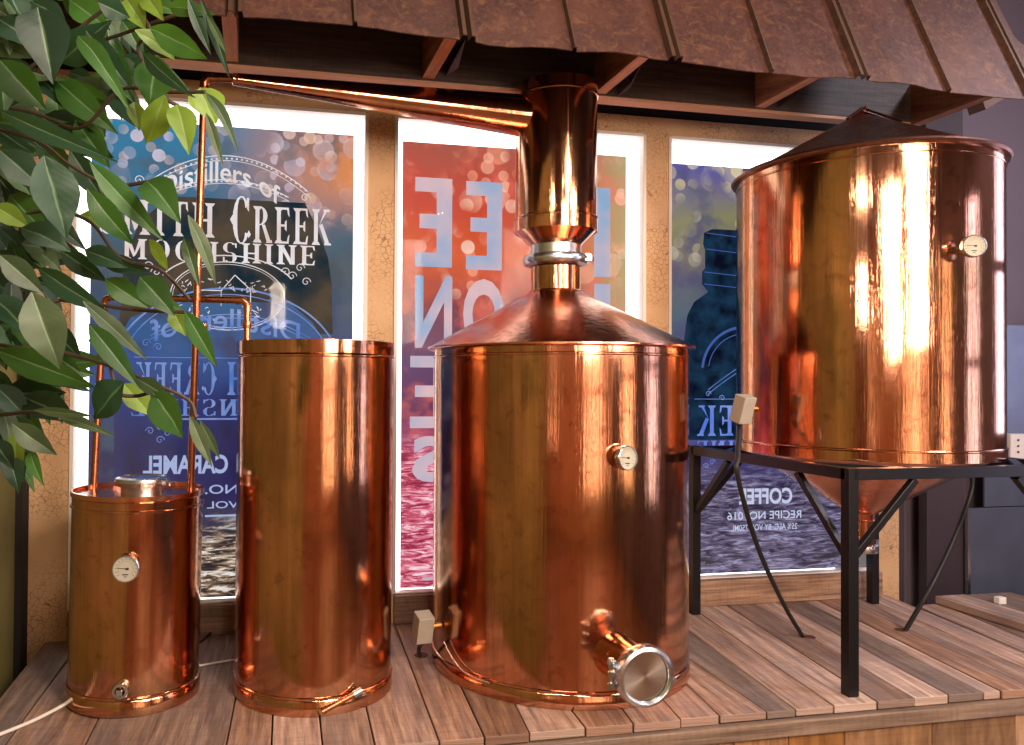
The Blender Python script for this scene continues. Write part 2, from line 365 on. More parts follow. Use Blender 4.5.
# ------------------------------------------------------------------ platform
pf = thing('wooden_platform', 'long low display platform of weathered reclaimed planks under the copper stills', 'platform', (.4, 1.75, 0))
seams = [((0,685.7),(46.7,639)), ((27,714),(64,664)), ((84.6,745),(97,720.6)), ((226,745),(234.6,702)), ((271.4,745),(272.7,716)), ((322.5,745),(319.6,716)), ((375,745),(366.5,708)),
  ((439,740),(420,690)), ((486.8,741.6),(461,686)), ((532.8,738.7),(515,703.5)), ((585.5,727),(556,690)), ((636.8,728.4),(623.8,709)), ((686,725.6),(666,699.7)), ((726.3,721.5),(689.4,686)),
  ((766.1,710.6),(692,660)), ((804.2,714.7),(730.4,660)), ((843.9,712),(768.7,660)), ((880.4,703.5),(731,605.8)), ((917.7,700),(757.8,604)), ((954,698),(789.8,604)), ((990,695.7),(837.7,601)), ((1006,693.5),(845,597))]
S = []
for a, b in seams:
    A, B_ = at(*a, z=0), at(*b, z=0)
    def sx_(t): return A.x+(B_.x-A.x)*(t-A.y)/(B_.y-A.y)
    S.append([sx_(TF), sx_(TB-.001)])
bk0, bk1 = S[0][1], S[-1][1]
for s_ in S: pass
# keep the back ends ordered and within reason
for i, s_ in enumerate(S):
    if abs(s_[1]-s_[0]) > .14: s_[1] = s_[0]+math.copysign(.14, s_[1]-s_[0])
for i in range(1, len(S)):
    if S[i][1] < S[i-1][1]+.03: S[i][1] = S[i-1][1]+.03
S[0] = [XL, XL]
while S[-1][0] < 3.2: S.append([S[-1][0]+.105, S[-1][1]+.105])
print('SEAMS', [(round(a,3), round(b,3)) for a, b in S])
ra = at(935,600,z=.012); deck = MB()
for i in range(len(S)-1):
    a0, a1, b0, b1 = S[i][0]+.0018, S[i+1][0]-.0018, S[i][1]+.0018, S[i+1][1]-.0018
    z = -random.uniform(0, .0025); th = .02+random.uniform(0,.004); f = TF+random.uniform(-.004,.004); bk = TB-.031 if b0 < edges[-1] else TB+.1
    bk = TB-.001 if b1 < edges[-1]-.02 else ra.y-.02*(i%2)
    tone = random.choice([.12,.3,.45,.5,.6,.7,.85,.95]) 
    wv = a1-a0
    deck.hexa([(a0,f,-th),(a1,f,-th),(b1,bk,-th),(b0,bk,-th)], [(a0,f,z),(a1,f,z),(b1,bk,z),(b0,bk,z)], tone=tone+i*.0013,
              uvs=[(0,0),(0,wv),(.88,wv),(.88,0),(0,.5),(0,.5+wv),(.88,.5+wv),(.88,.5)])
obj('deck_boards', deck, M['plank'], pf, bevel=.0022)
g = MB(); x0, x1 = XL, S[-1][0]; y0 = TF-.016
g.hexa([(x0,y0,-.062),(x1,y0,-.062),(x1,TF+.02,-.062),(x0,TF+.02,-.062)], [(x0,y0,-.025),(x1,y0,-.025),(x1,TF+.02,-.025),(x0,TF+.02,-.025)], tone=.5,
       uvs=[(0,0),(2.8,0),(2.8,.05),(0,.05),(0,.04),(2.8,.04),(2.8,.09),(0,.09)])
obj('front_rail', g, M['rail'], pf, bevel=.003)
g = MB(); xs = x0
skx = [at(u,726,y=TF+.01).x for u in (560,620,700,732,786,842,929,1012)]
skx = [x0+.12*i for i in range(int((skx[0]-x0)/.12))]+skx+[2.12,2.3,2.48,2.66,2.84,3.02,x1]
tn = {732:.25}
for i in range(len(skx)-1):
    tone = [.55,.3,.62,.45][i%4] if skx[i] < .6 else [.35,.2,.85,.8,.3,.6,.5,.4][(i)%8]
    a0, a1 = skx[i]+.001, skx[i+1]-.001
    g.hexa([(a0,TF,FZ),(a1,TF,FZ),(a1,TF+.02,FZ),(a0,TF+.02,FZ)], [(a0,TF,-.063),(a1,TF,-.063),(a1,TF+.02,-.063),(a0,TF+.02,-.063)], tone=tone,
        uvs=[(0,0),(0,.1),(0,.13),(0,.03),(.7,0),(.7,.1),(.7,.13),(.7,.03)])
obj('skirt_board', g, M['skirt'], pf, bevel=.002)
obj('side_skirt', MB().box((XL,TF+.02,FZ),(XL+.015,TB-.001,-.026)), M['beam'], pf)
obj('side_skirt', MB().box((x1-.015,TF+.02,FZ),(x1,TB-.001,-.026)), M['beam'], pf)
# raised boards at the right end
def P0(u, v, z=0): return at(u, v, z=z)
ra = P0(935,600,.012)
rb = MB(); xa = ra.x
rb.hexa([(xa,1.75,.0),(xa+.13,1.75,.0),(xa+.13,ra.y,.0),(xa,ra.y,.0)], [(xa,1.75,.028),(xa+.13,1.75,.028),(xa+.13,ra.y,.028),(xa,ra.y,.028)], tone=.72, uvs=[(0,0),(0,.12),(.9,.12),(.9,0),(0,.5),(0,.62),(.9,.62),(.9,.5)])
tag(obj('timber_plank', rb, M['plank'], bevel=.003), 'thick loose plank raised at the right end of the platform, nearer the stand', 'plank')
rb = MB()
rb.hexa([(xa+.14,1.75,.0),(xa+.34,1.75,.0),(xa+.34,ra.y,.0),(xa+.14,ra.y,.0)], [(xa+.14,1.75,.026),(xa+.34,1.75,.026),(xa+.34,ra.y,.026),(xa+.14,ra.y,.026)], tone=.5, uvs=[(0,0),(0,.12),(.9,.12),(.9,0),(0,.5),(0,.62),(.9,.62),(.9,.5)])
tag(obj('timber_plank', rb, M['rail'], bevel=.003), 'grey flat plank against the blue-grey sheet metal at far right', 'plank')

# ------------------------------------------------------------------ right-hand recess: plum return, sheet metal panel with bright edge
r1 = at(927,560,y=2.66); r2 = at(964,560,y=2.66)
g = MB().box((r1.x, 2.66, FZ), (r2.x, 2.7, 2.5)); obj('trim_6', g, M['mauve_dark'], kind='structure')
t = thing('sheet_metal_panel', 'blue-grey sheet metal panel with bright metal edge leaning right of the stand', 'panel', (r2.x+.2, 2.65, FZ))
zp = at(964,509,y=2.64).z
g = MB().box((r2.x+.001,2.65,FZ),(3.5,2.66,zp)); obj('sheet', g, M['slate'], t)
obj('edge_strip', MB().box((r2.x-.007,2.636,FZ),(r2.x+.006,2.649,zp)), M['steel'], t)
obj('upper_sheet', MB().box((at(985,480,y=2.65).x,2.652,zp+.004),(3.5,2.66,zp+.75)), M['slate'], t)
t = thing('outlet_box', 'small white electrical box mounted on the sheet metal right of the hopper tank', 'electrical box', at(1022,447,y=2.60))
b0 = at(1011,460,y=2.60); b1 = at(1045,434,y=2.60)
obj('housing', MB().box((b0.x,2.60,b0.z),(b1.x,2.651,b1.z)), simple('off_white_plastic',(200,190,184),.5), t, bevel=.004)
sb = MB()
for k in range(3): sb.lathe([(0,0),(.004,0),(.004,.003)], at(1018,440+k*6,y=2.599), (0,-1,0), 10)
obj('screw_head', sb, M['steel_dark'], t)
wp = at(1000,603,z=.029)
tag(obj('wall_plug', MB().box((wp.x-.016,wp.y-.012,.0265),(wp.x+.016,wp.y+.012,.052)), simple('white_plug',(220,214,210),.4), bevel=.003), 'tiny white plug resting on the grey plank at far right', 'plug')

# ------------------------------------------------------------------ lettering helpers (flat print on a poster)
def font_polys(txt, off=0.0):
    cu = bpy.data.curves.new('t', 'FONT'); cu.body = txt; cu.size = 1; cu.offset = off; cu.resolution_u = 4
    o = bpy.data.objects.new('t', cu); me = bpy.data.meshes.new_from_object(o)
    vs = [(v.co.x, v.co.y) for v in me.vertices]; fs = [tuple(p.vertices) for p in me.polygons]
    bpy.data.objects.remove(o); bpy.data.meshes.remove(me); bpy.data.curves.remove(cu)
    return vs, fs
def slab(txt):                       # wide-serif wood-type capitals
    G = {}
    sw, th, sp = .15, .055, .09       # stem, serif thickness, spur
    def stem(x, y0=0, y1=1): return [[(x,y0),(x+sw,y0),(x+sw,y1),(x,y1)], [(x-sp,y0),(x+sw+sp,y0),(x+sw+sp*.3,y0+th*1.6),(x-sp*.3,y0+th*1.6)], [(x-sp*.3,y1-th*1.6),(x+sw+sp*.3,y1-th*1.6),(x+sw+sp,y1),(x-sp,y1)]]
    def barh(x0, x1, y, t=.06): return [[(x0,y),(x1,y),(x1,y+t),(x0,y+t)]]
    def arc(cx, cy, rx, ry, a0, a1, t0=.05, t1=.16, n=14):
        out = []
        for i in range(n):
            A = []
            for a in (a0+(a1-a0)*i/n, a0+(a1-a0)*(i+1)/n):
                r = math.radians(a); tt = t0+(t1-t0)*abs(math.cos(r))
                A.append(((cx+rx*math.cos(r), cy+ry*math.sin(r)), (cx+(rx-tt)*math.cos(r), cy+(ry-tt*.45)*math.sin(r))))
            out.append([A[0][0], A[1][0], A[1][1], A[0][1]])
        return out
    dia = lambda x, y, s=.07: [[(x-s,y),(x,y-s*1.2),(x+s,y),(x,y+s*1.2)]]
    G['I'] = (.35, stem(.1))
    G['E'] = (.62, stem(.1)+barh(.1,.55,0)+barh(.1,.55,.94)+barh(.2,.45,.47)+[[(.47,.0),(.55,0),(.58,.26),(.52,.2)],[(.47,1),(.55,1),(.58,.74),(.52,.8)],[(.4,.4),(.47,.34),(.47,.66),(.4,.6)]])
    G['F'] = (.6, stem(.1)+barh(.1,.55,.94)+barh(.2,.45,.47)+[[(.47,1),(.55,1),(.58,.74),(.52,.8)],[(.4,.4),(.47,.34),(.47,.66),(.4,.6)]])
    G['L'] = (.6, stem(.1)+barh(.1,.55,0)+[[(.47,.0),(.55,0),(.58,.3),(.52,.2)]])
    G['H'] = (.75, stem(.1)+stem(.5)+barh(.2,.55,.46,.07))
    G['T'] = (.64, stem(.245)+barh(.04,.6,.94)+[[(.04,1),(.1,1),(.08,.8),(.02,.72)],[(.6,1),(.54,1),(.56,.8),(.62,.72)]])
    G['C'] = (.68, arc(.36,.5,.3,.52,35,325)+[[(.54,.98),(.62,.98),(.62,.68),(.55,.74)]]+dia(.62,.2)+dia(.06,.5,.09))
    G['O'] = (.72, arc(.36,.5,.31,.52,0,360))
    G['R'] = (.72, stem(.1)+arc(.25,.74,.3,.26,-90,90)+barh(.2,.27,.94)+[[(.34,.5),(.46,.5),(.7,.0),(.54,0)],[(.5,0),(.74,0),(.72,.08),(.56,.08)]])
    G['K'] = (.74, stem(.1)+[[(.24,.4),(.3,.55),(.6,.95),(.52,1)],[(.3,.55),(.42,.6),(.72,0),(.55,0)]]+barh(.46,.7,.94)+barh(.5,.76,0))
    G['N'] = (.78, stem(.1)+[[(.1,1),(.26,1),(.66,0),(.52,0)]]+stem(.54)[:1]+stem(.54)[2:])
    G['M'] = (.9, stem(.1)+stem(.64)+[[(.12,1),(.28,1),(.48,.2),(.4,.1)],[(.76,1),(.6,1),(.4,.1),(.48,.2)]])
    G['S'] = (.62, arc(.31,.75,.25,.27,40,270,.05,.15)+arc(.31,.25,.25,.27,-140,90,.05,.15)+[[(.48,.98),(.55,.98),(.55,.74),(.5,.76)],[(.06,.02),(.13,.02),(.12,.25),(.06,.28)]])
    vs, fs, x = [], [], 0
    for ch in txt:
        if ch == ' ': x += .4; continue
        w_, ps = G[ch]
        for p in ps: b = len(vs); vs += [(x+a, c) for a, c in p]; fs.append(tuple(range(b, b+len(p))))
        x += w_+.09
    return vs, fs
def place(mb, poly, x0, x1, z0, z1, y, mirror=False, warp=None, tone=.5):
    mb.cuts.append(len(mb.f))
    vs, fs = poly; ax = [v[0] for v in vs]; ay = [v[1] for v in vs]; a0, a1, b0, b1 = min(ax), max(ax), min(ay), max(ay)
    out = []
    for a, b in vs:
        p = (a-a0)/(a1-a0); q_ = (b-b0)/(b1-b0)
        if mirror: p = 1-p
        X = x0+(x1-x0)*p; Z = z0+(z1-z0)*q_
        if warp: X, Z = warp(p, X, Z)
        out.append((X, y, Z))
    mb.add(out, fs, tone=tone)
def parts_at(name, mb, mat, parent, cuts=None):      # every run of faces between two cuts becomes a part of its own
    cuts = sorted(set([0]+(mb.cuts if cuts is None else cuts)+[len(mb.f)]))
    for a, b in zip(cuts[:-1], cuts[1:]):
        q_ = MB(); used = sorted({i for f in mb.f[a:b] for i in f}); ix = {k: i for i, k in enumerate(used)}
        q_.v = [mb.v[i] for i in used]; q_.f = [[ix[i] for i in f] for f in mb.f[a:b]]; q_.m = mb.m[a:b]; q_.tone = mb.tone[a:b]; q_.uv = mb.uv[a:b]; q_.sm = mb.sm[a:b]
        obj(name, q_, mat, parent)
def stroke(mb, pts, wd, y):
    for a, b in zip(pts[:-1], pts[1:]):
        dx, dz = b[0]-a[0], b[1]-a[1]; L = math.hypot(dx, dz) or 1e-6; nx, nz = -dz/L*wd/2, dx/L*wd/2
        mb.add([(a[0]+nx,y,a[1]+nz),(b[0]+nx,y,b[1]+nz),(b[0]-nx,y,b[1]-nz),(a[0]-nx,y,a[1]-nz)], [(0,1,2,3)])
def ell(cx, cz, rx, rz, a0=0, a1=360, n=48): return [(cx+rx*math.cos(math.radians(a0+(a1-a0)*i/n)), cz+rz*math.sin(math.radians(a0+(a1-a0)*i/n))) for i in range(n+1)]
YP = TB+.0405                                   # poster plane behind the glass
px = lambda u, v: at(u, v, y=YP)
def pbox(u0, v0, u1, v1):                     # picture rectangle on the poster plane
    um, vm = (u0+u1)/2, (v0+v1)/2; return px(u0, vm).x, px(u1, vm).x, px(um, v1).z, px(um, v0).z
YL = YP-.0015
def poster_mat(name, zstops, z0, z1, blot, bok, bokz, water, wz, seed=0, bscale=26, stren=1.0, xmix=None):
    q = NT(name); tc = q.n('TexCoord'); gm = q.n('NewGeometry'); sp = q.n('SeparateXYZ'); q.l(gm.outputs['Position'], sp.inputs[0]); X, Z = sp.outputs[0], sp.outputs[2]
    cb = q.n('CombineXYZ'); q.l(X, cb.inputs[0]); q.l(Z, cb.inputs[1]); cb.inputs[2].default_value = seed; V = cb.outputs[0]
    n1 = q.noise(V, 5, 4, .55, .4); n2 = q.noise(V, 9, 3, .5)
    zz = q.math('ADD', Z, q.math('MULTIPLY', q.math('SUBTRACT', n1, .5), .22))
    col = q.ramp(q.maprange(zz, z0, z1), zstops)
    if xmix:
        xc, x0, x1, zlo = xmix
        f = q.math('MULTIPLY', q.maprange(X, x0, x1), q.maprange(zz, zlo-.08, zlo+.12)); col = q.mix(f, col, lin(xc))
    col = q.mix(q.math('MULTIPLY', q.ramp(n2, [(.5,(0,0,0,1)),(.66,(1,1,1,1))]), .65), col, lin(blot))
    mask = q.maprange(zz, bokz-.1, bokz+.1)
    for k, (scl, rad, st) in enumerate(((bscale*.42, .40, .45), (bscale*.8, .34, .6), (bscale*.55, .30, .8))):
        v2 = q.n('Mapping'); q.l(V, v2.inputs[0]); v2.inputs['Location'].default_value = (k*3.1+seed, k*1.7, 0)
        vo = q.n('TexVoronoi', voronoi_dimensions='2D'); q.l(v2.outputs[0], vo.inputs['Vector']); vo.inputs['Scale'].default_value = scl; vo.inputs['Randomness'].default_value = .85
        d = q.ramp(vo.outputs['Distance'], [(rad*.75,(.8,.8,.8,1)),(rad-.03,(1,1,1,1)),(rad+.02,(0,0,0,1))])
        sr = q.n('SeparateColor'); q.l(vo.outputs['Color'], sr.inputs[0])
        pick = q.math('MULTIPLY', q.ramp(sr.outputs[0], [(.5,(0,0,0,1)),(.75,(1,1,1,1))]), q.ramp(q.noise(V, 4.5, 2), [(.42,(0,0,0,1)),(.56,(1,1,1,1))]))
        fac = q.math('MULTIPLY', q.math('MULTIPLY', q.math('MULTIPLY', d, pick), mask), st)
        col = q.mix(fac, col, q.mix(sr.outputs[1], lin(bok[0]), lin(bok[1])))
    if water:
        mp = q.n('Mapping'); q.l(V, mp.inputs[0]); mp.inputs['Scale'].default_value = (7, 42, 1)
        wn_ = q.noise(mp.outputs[0], 1.6, 8, .72, .8)
        wc = q.ramp(q.maprange(wn_, .32, .68), water); col = q.mix(q.maprange(zz, wz+.06, wz-.04), col, wc)
    e = q.n('Emission'); q.l(col, e.inputs[0]); e.inputs[1].default_value = stren  # emission stands in for daylight shining through the print
    b = q.n('BsdfDiffuse'); b.inputs[0].default_value = (.05,.05,.05,1); a = q.n('AddShader'); q.l(e.outputs[0], a.inputs[0]); q.l(b.outputs[0], a.inputs[1]); q.l(a.outputs[0], q.out.inputs[0])
    return q.mat
LW = emis('white_print', (240,236,240), .95, c2=(226,206,200), scale=12)  # printed letters glow too, in place of daylight behind them
LB = emis('blue_lit_print', (90,130,210), .8, c2=(150,170,225), scale=9)
LP = emis('pale_lit_print', (240,196,196), .9, c2=(150,180,214), scale=4)
# --- left poster
pA = (px(90,300).x, px(353.5,200).x, zb+.006, px(348,135).z)
t = thing('poster', 'teal and blue backlit poster with white moonshine lettering in left window', 'poster', ((pA[0]+pA[1])/2, YP, pA[2]), 'backlit window posters')
m_ = poster_mat('teal_bokeh_print', [(0,(120,96,84)),(.12,(60,56,84)),(.3,(34,34,76)),(.45,(24,62,128)),(.58,(16,58,96)),(.72,(42,66,78)),(.84,(28,96,132)),(1,(20,120,160))], pA[2], pA[3], (64,84,100),
   ((236,190,160),(226,214,240)), 1.42, [(.3,(34,30,44)),(.48,(110,86,66)),(.58,(186,160,130)),(.7,(228,224,222))], .30, 1.3, 26, 1.0, ((214,128,70), -.15, .32, 1.38))
obj('print_panel', MB().box((pA[0],YP,pA[2]),(pA[1],YP+.004,pA[3])), m_, t)
jar = MB(); 
def silh(mb, rows, y):
    for (za, xa0, xa1), (zc, xb0, xb1) in zip(rows[:-1], rows[1:]): mb.add([(xa0,y,za),(xa1,y,za),(xb1,y,zc),(xb0,y,zc)], [(0,1,2,3)])
def rowpx(v, u0, u1): a = px(u0, v); b = px(u1, v); return (a.z, a.x, b.x)
glassdark = emis('dark_blue_print', (14,24,44), 1.0, c2=(30,58,86), scale=7)
amber = emis('amber_glass_print', (26,44,54), 1.0, c2=(88,74,58), scale=7)
silh(jar, [rowpx(v,a,b) for v,a,b in ((196,170,305),(222,140,318),(250,128,328),(280,122,332),(300,122,332),(330,118,333))], YP-.0005); obj('jar_print', jar, amber, t)
jl = MB(); jn = MB()
silh(jn, [rowpx(v,a,b) for v,a,b in ((300,170,290),(318,130,312),(345,116,330),(380,114,345),(440,114,345),(510,114,345))], YP-.0008); obj('label_print', jn, poster_mat('navy_label_print', [(0,(58,48,84)),(.25,(40,38,88)),(.45,(30,34,84)),(.6,(22,44,110)),(.78,(14,70,134)),(1,(12,84,130))], zb+.15, px(220,300).z, (30,26,58), ((90,90,150),(90,90,150)), 9, None, 0, 8.1, 20), t)
L = MB()
x0,x1,z0,z1 = pbox(232,200,330,245)
c = slab('C'); place(L, c, *pbox(230,196,251,244), YL); place(L, slab('REEK'), *pbox(253,208,331,244), YL)
place(L, slab('SMITH'), *pbox(100,200,215,236), YL)
place(L, slab('MOONSHINE'), *pbox(122,245.5,315,266), YL, warp=lambda p, X, Z: (X, Z+.012-.022*p*.0))
cz = px(235,262).z; cx = px(232,262).x
def arcw(x0, x1, zbase, rise):
    def f(p, X, Z): return (X, Z + rise*(1-(2*p-1)**2))
    return f
place(L, font_polys('Distillers of', .012), *pbox(160,184,280,204), YL, warp=arcw(0,0,0,.075))
parts_at('lettering', L, LW, t)
D = MB()
A0, A1 = px(150,190), px(305,203)
for off, wdt in ((0,.003),(-.016,.002),(-.08,.003),(-.092,.002)):
    pts = []
    for i in range(33):
        p = i/32; X = A0.x-.01+(A1.x-A0.x+.02)*p; Z = px(230,156).z+off-(.105 if off > -.05 else .085)*(2*p-1)**2
        if off < -.05 and (p < .1 or p > .9): continue
        pts.append((X, Z))
    stroke(D, pts, wdt, YL)
    if off in (-.016, -.092):
        for a, b in zip(pts[::1], pts[1::1]): stroke(D, [((a[0]+b[0])/2-.003, a[1]+.007), ((a[0]+b[0])/2+.003, a[1]+.007)], .005, YL)
D.cuts.append(len(D.f)); e0 = px(228,296)
rx = px(284,296).x-e0.x; rz = px(228,262).z-e0.z
stroke(D, ell(e0.x, e0.z, rx, rz), .003, YL); stroke(D, ell(e0.x, e0.z, rx*.96, rz*.93), .0015, YL); stroke(D, ell(e0.x, e0.z+.01, rx*1.25, rz*1.1, 25, 155), .004, YL)
hs = [(-.5,-.1),(-.5,.15),(-.12,.15),(.12,.62),(.4,.2),(.4,-.2)]
stroke(D, [(e0.x+a*rx, e0.z+b*rz) for a, b in hs], .003, YL); stroke(D, [(e0.x-.12*rx, e0.z+.15*rz),(e0.x-.12*rx,e0.z-.3*rz)], .002, YL)
for k in range(60):
    a = random.uniform(-.85,.85); b = random.choice([random.uniform(.15,.45), random.uniform(-.7,-.3)]); 
    if a*a+b*b > .8: continue
    X, Z = e0.x+a*rx, e0.z+b*rz; stroke(D, [(X,Z),(X+random.uniform(-.012,.012),Z+random.uniform(-.008,.008)),(X+random.uniform(-.012,.014),Z+random.uniform(-.008,.008))], .0022, YL)
def curl(mb, cx, cz, r, s=1, wd=.0025, rot=0):
    mb.cuts.append(len(mb.f))
    stroke(mb, [(cx+s*r*(1-i/22)*math.cos(rot+i*.42), cz+r*(1-i/22)*math.sin(rot+i*.42)) for i in range(20)], wd, YL)
for u, v, s_ in ((300,268,1),(292,276,1),(306,282,1),(286,272,-1),(156,272,-1),(148,266,1),(305,198,1),(139,180,1)):
    a = px(u, v); curl(D, a.x, a.z, .016, s_)
parts_at('ornament', D, LW, t)
B = MB()
place(B, slab('CREEK'), *pbox(135,362,217,395), YL, mirror=True); place(B, slab('H'), *pbox(227,362,247,395), YL, mirror=True)
place(B, slab('MOONSHINE'), *pbox(131,399,300,416), YL, mirror=True)
place(B, font_polys('Distillers of', .01), *pbox(150,322,300,344), YL, mirror=True, warp=arcw(0,0,0,.045))
B.cuts.append(len(B.f))
for k in (0, .012): stroke(B, [(px(150,352).x+(px(310,352).x-px(150,352).x)*i/30, px(230,318).z+k-.075*(2*i/30-1)**2) for i in range(31)], .0025, YL)
stroke(B, [(px(134,357).x, px(134,357).z),(px(330,360).x, px(134,357).z)], .002, YL); stroke(B, [(px(180,419).x, px(200,419).z),(px(330,419).x, px(200,419).z)], .006, YL)
stroke(B, ell(px(230,345).x, px(230,370).z, px(340,345).x-px(230,345).x, .27, 20, 160), .006, YL)
stroke(B, ell(px(230,345).x, px(230,370).z, px(332,345).x-px(230,345).x, .25, 20, 160), .003, YL)
for u, v, s_ in ((160,427,1),(150,431,-1),(168,433,1),(160,440,1),(146,343,1),(158,347,-1)):
    a = px(u, v); curl(B, a.x, a.z, .014, s_)
parts_at('lettering', B, LB, t)
B = MB()
place(B, font_polys('CARAMEL', .03), *pbox(143,455,228,474), YL, mirror=True)
place(B, font_polys('RECIPE NO.', .008), *pbox(205,484,300,493), YL, mirror=True)
place(B, font_polys('25% ALC. BY VOL', .008), *pbox(207,500,330,507), YL, mirror=True)
B.cuts.append(len(B.f)); stroke(B, [(px(205,516).x,px(205,516).z),(px(330,516).x,px(205,516).z)], .006, YL)
parts_at('lettering', B, emis('pale_blue_print', (172,186,226), .9), t)
# --- middle poster
pB = (px(402,300).x, px(626,200).x, zb+.006, px(402,141).z)
t = thing('poster', 'pink and orange backlit poster with huge reversed capitals in middle window', 'poster', ((pB[0]+pB[1])/2, YP, pB[2]), 'backlit window posters')
m_ = poster_mat('orange_pink_print', [(0,(150,50,80)),(.2,(206,90,130)),(.4,(110,56,90)),(.5,(96,66,104)),(.62,(120,50,66)),(.74,(214,88,44)),(.88,(196,66,50)),(1,(170,84,70))], pB[2], pB[3], (232,110,90),
   ((255,170,130),(255,225,205)), 1.12, [(.3,(140,34,66)),(.5,(206,84,112)),(.66,(236,160,178)),(.8,(250,220,226))], .58, 4.2, 22, 1.0, ((176,160,110), 1.12, 1.36, .7))
obj('print_panel', MB().box((pB[0],YP,pB[2]),(pB[1],YP+.004,pB[3])), m_, t)
L = MB()
def blockE(mb, b, mirror=True):
    mb.cuts.append(len(mb.f)); x0,x1,z0,z1 = b; w_ = (x1-x0); h = z1-z0; tk = .2*h*.8
    sx0, sx1 = (x1-w_*.42, x1)
    mb.add([(sx0,YL,z0),(sx1,YL,z0),(sx1,YL,z1),(sx0,YL,z1)], [(0,1,2,3)])
    for zz0, xx in ((z0,x0),(z0+h*.43,x0+w_*.12),(z1-tk,x0)): mb.add([(xx,YL,zz0),(sx0,YL,zz0),(sx0,YL,zz0+tk),(xx,YL,zz0+tk)], [(0,1,2,3)])
blockE(L, pbox(415,178,452,267)); blockE(L, pbox(466,182,502,270))
place(L, font_polys('N', .03), *pbox(415,276,452,348), YL, mirror=True); place(L, font_polys('O', .04), *pbox(463,279,504,350), YL, mirror=True)
blockE(L, pbox(410,356,450,428)); place(L, font_polys('S', .04), *pbox(412,436,448,482), YL, mirror=True)
L.cuts.append(len(L.f)); x0,x1,z0,z1 = pbox(594,188,610,277); L.add([(x0,YL,z0),(x1,YL,z0),(x1,YL,z1),(x0,YL,z1)], [(0,1,2,3)])
L.cuts.append(len(L.f)); x0,x1,z0,z1 = pbox(594,284,610,325); L.add([(x0,YL,z0),(x1,YL,z0),(x1,YL,z1),(x0,YL,z1)], [(0,1,2,3)])
place(L, font_polys('L', .0), *pbox(422,558,436,580), YL, mirror=True)
parts_at('lettering', L, LP, t)
# --- right poster
pC = (px(666.5,300).x, px(859.5,560).x, zb+.006, px(668,163).z)
t = thing('poster', 'blue and purple backlit poster with dark glass jar in right window', 'poster', ((pC[0]+pC[1])/2, YP, pC[2]), 'backlit window posters')
m_ = poster_mat('blue_purple_print', [(0,(70,60,100)),(.3,(60,56,106)),(.42,(70,78,150)),(.52,(44,64,104)),(.64,(70,92,108)),(.74,(94,90,100)),(.86,(128,126,88)),(.95,(96,92,134)),(1,(70,70,160))], pC[2], pC[3], (58,60,110),
   ((226,208,120),(244,230,220)), 1.34, [(.3,(26,24,44)),(.46,(78,72,110)),(.6,(104,94,116)),(.78,(150,150,190))], .46, 7.7, 20, 1.0)
obj('print_panel', MB().box((pC[0],YP,pC[2]),(pC[1],YP+.004,pC[3])), m_, t)
jar = MB()
silh(jar, [rowpx(v,a,b) for v,a,b in ((229,712,760),(233,704,770),(244,703,772),(250,705,770),(268,705,770),(272,702,774),(284,702,774),(292,708,770),(302,694,785),(316,687,795),(340,684,800),(380,684,804),(440,686,804))], YP-.0005)
obj('jar_print', jar, emis('navy_glass_print', (10,14,30), 1.0, c2=(26,54,80), scale=14), t)
L = MB()
for v, a, b in ((233,706,770),(249,706,768),(272,704,772),(284,704,772)): A = px(a, v); Bq = px(b, v); stroke(L, [(A.x,A.z),((A.x+Bq.x)/2,A.z-.01),(Bq.x,A.z)], .003, YL)
a = px(745,372); stroke(L, ell(a.x, a.z, .18, .17, 70, 175), .010, YL); stroke(L, ell(a.x, a.z, .155, .145, 75, 172), .004, YL)
parts_at('ornament', L, emis('jar_highlight_print', (70,96,170), .9), t)
L = MB()
place(L, slab('CREEK'), *pbox(697,405,790,436), YL, mirror=True); place(L, slab('MOONSHINE'), *pbox(697,440,830,452), YL, mirror=True)
L.cuts.append(len(L.f)); stroke(L, [(px(694,399).x,px(694,399).z),(px(790,399).x,px(694,399).z)], .002, YL)
for k in (0,.016): stroke(L, [(px(708,392).x+i*.012, px(708,394).z+k+i*.009-i*i*.0001) for i in range(12)], .0022, YL)
for u, v, s_ in ((708,394,1),(722,398,-1),(712,462,1),(706,466,-1)): a = px(u, v); curl(L, a.x, a.z, .012, s_)
parts_at('lettering', L, emis('blue_letter_print', (84,120,220), .95, c2=(140,160,235), scale=10), t)
L = MB()
place(L, font_polys('COFFEE', .03), *pbox(739,488,792,504), YL, mirror=True)
place(L, font_polys('RECIPE NO. 016', .008), *pbox(727,511,801,519), YL, mirror=True)
place(L, font_polys('25% ALC. BY VOL. 750ML', .008), *pbox(731,524,797,530), YL, mirror=True)
parts_at('lettering', L, emis('pale_letter_print', (200,206,232), .95), t)

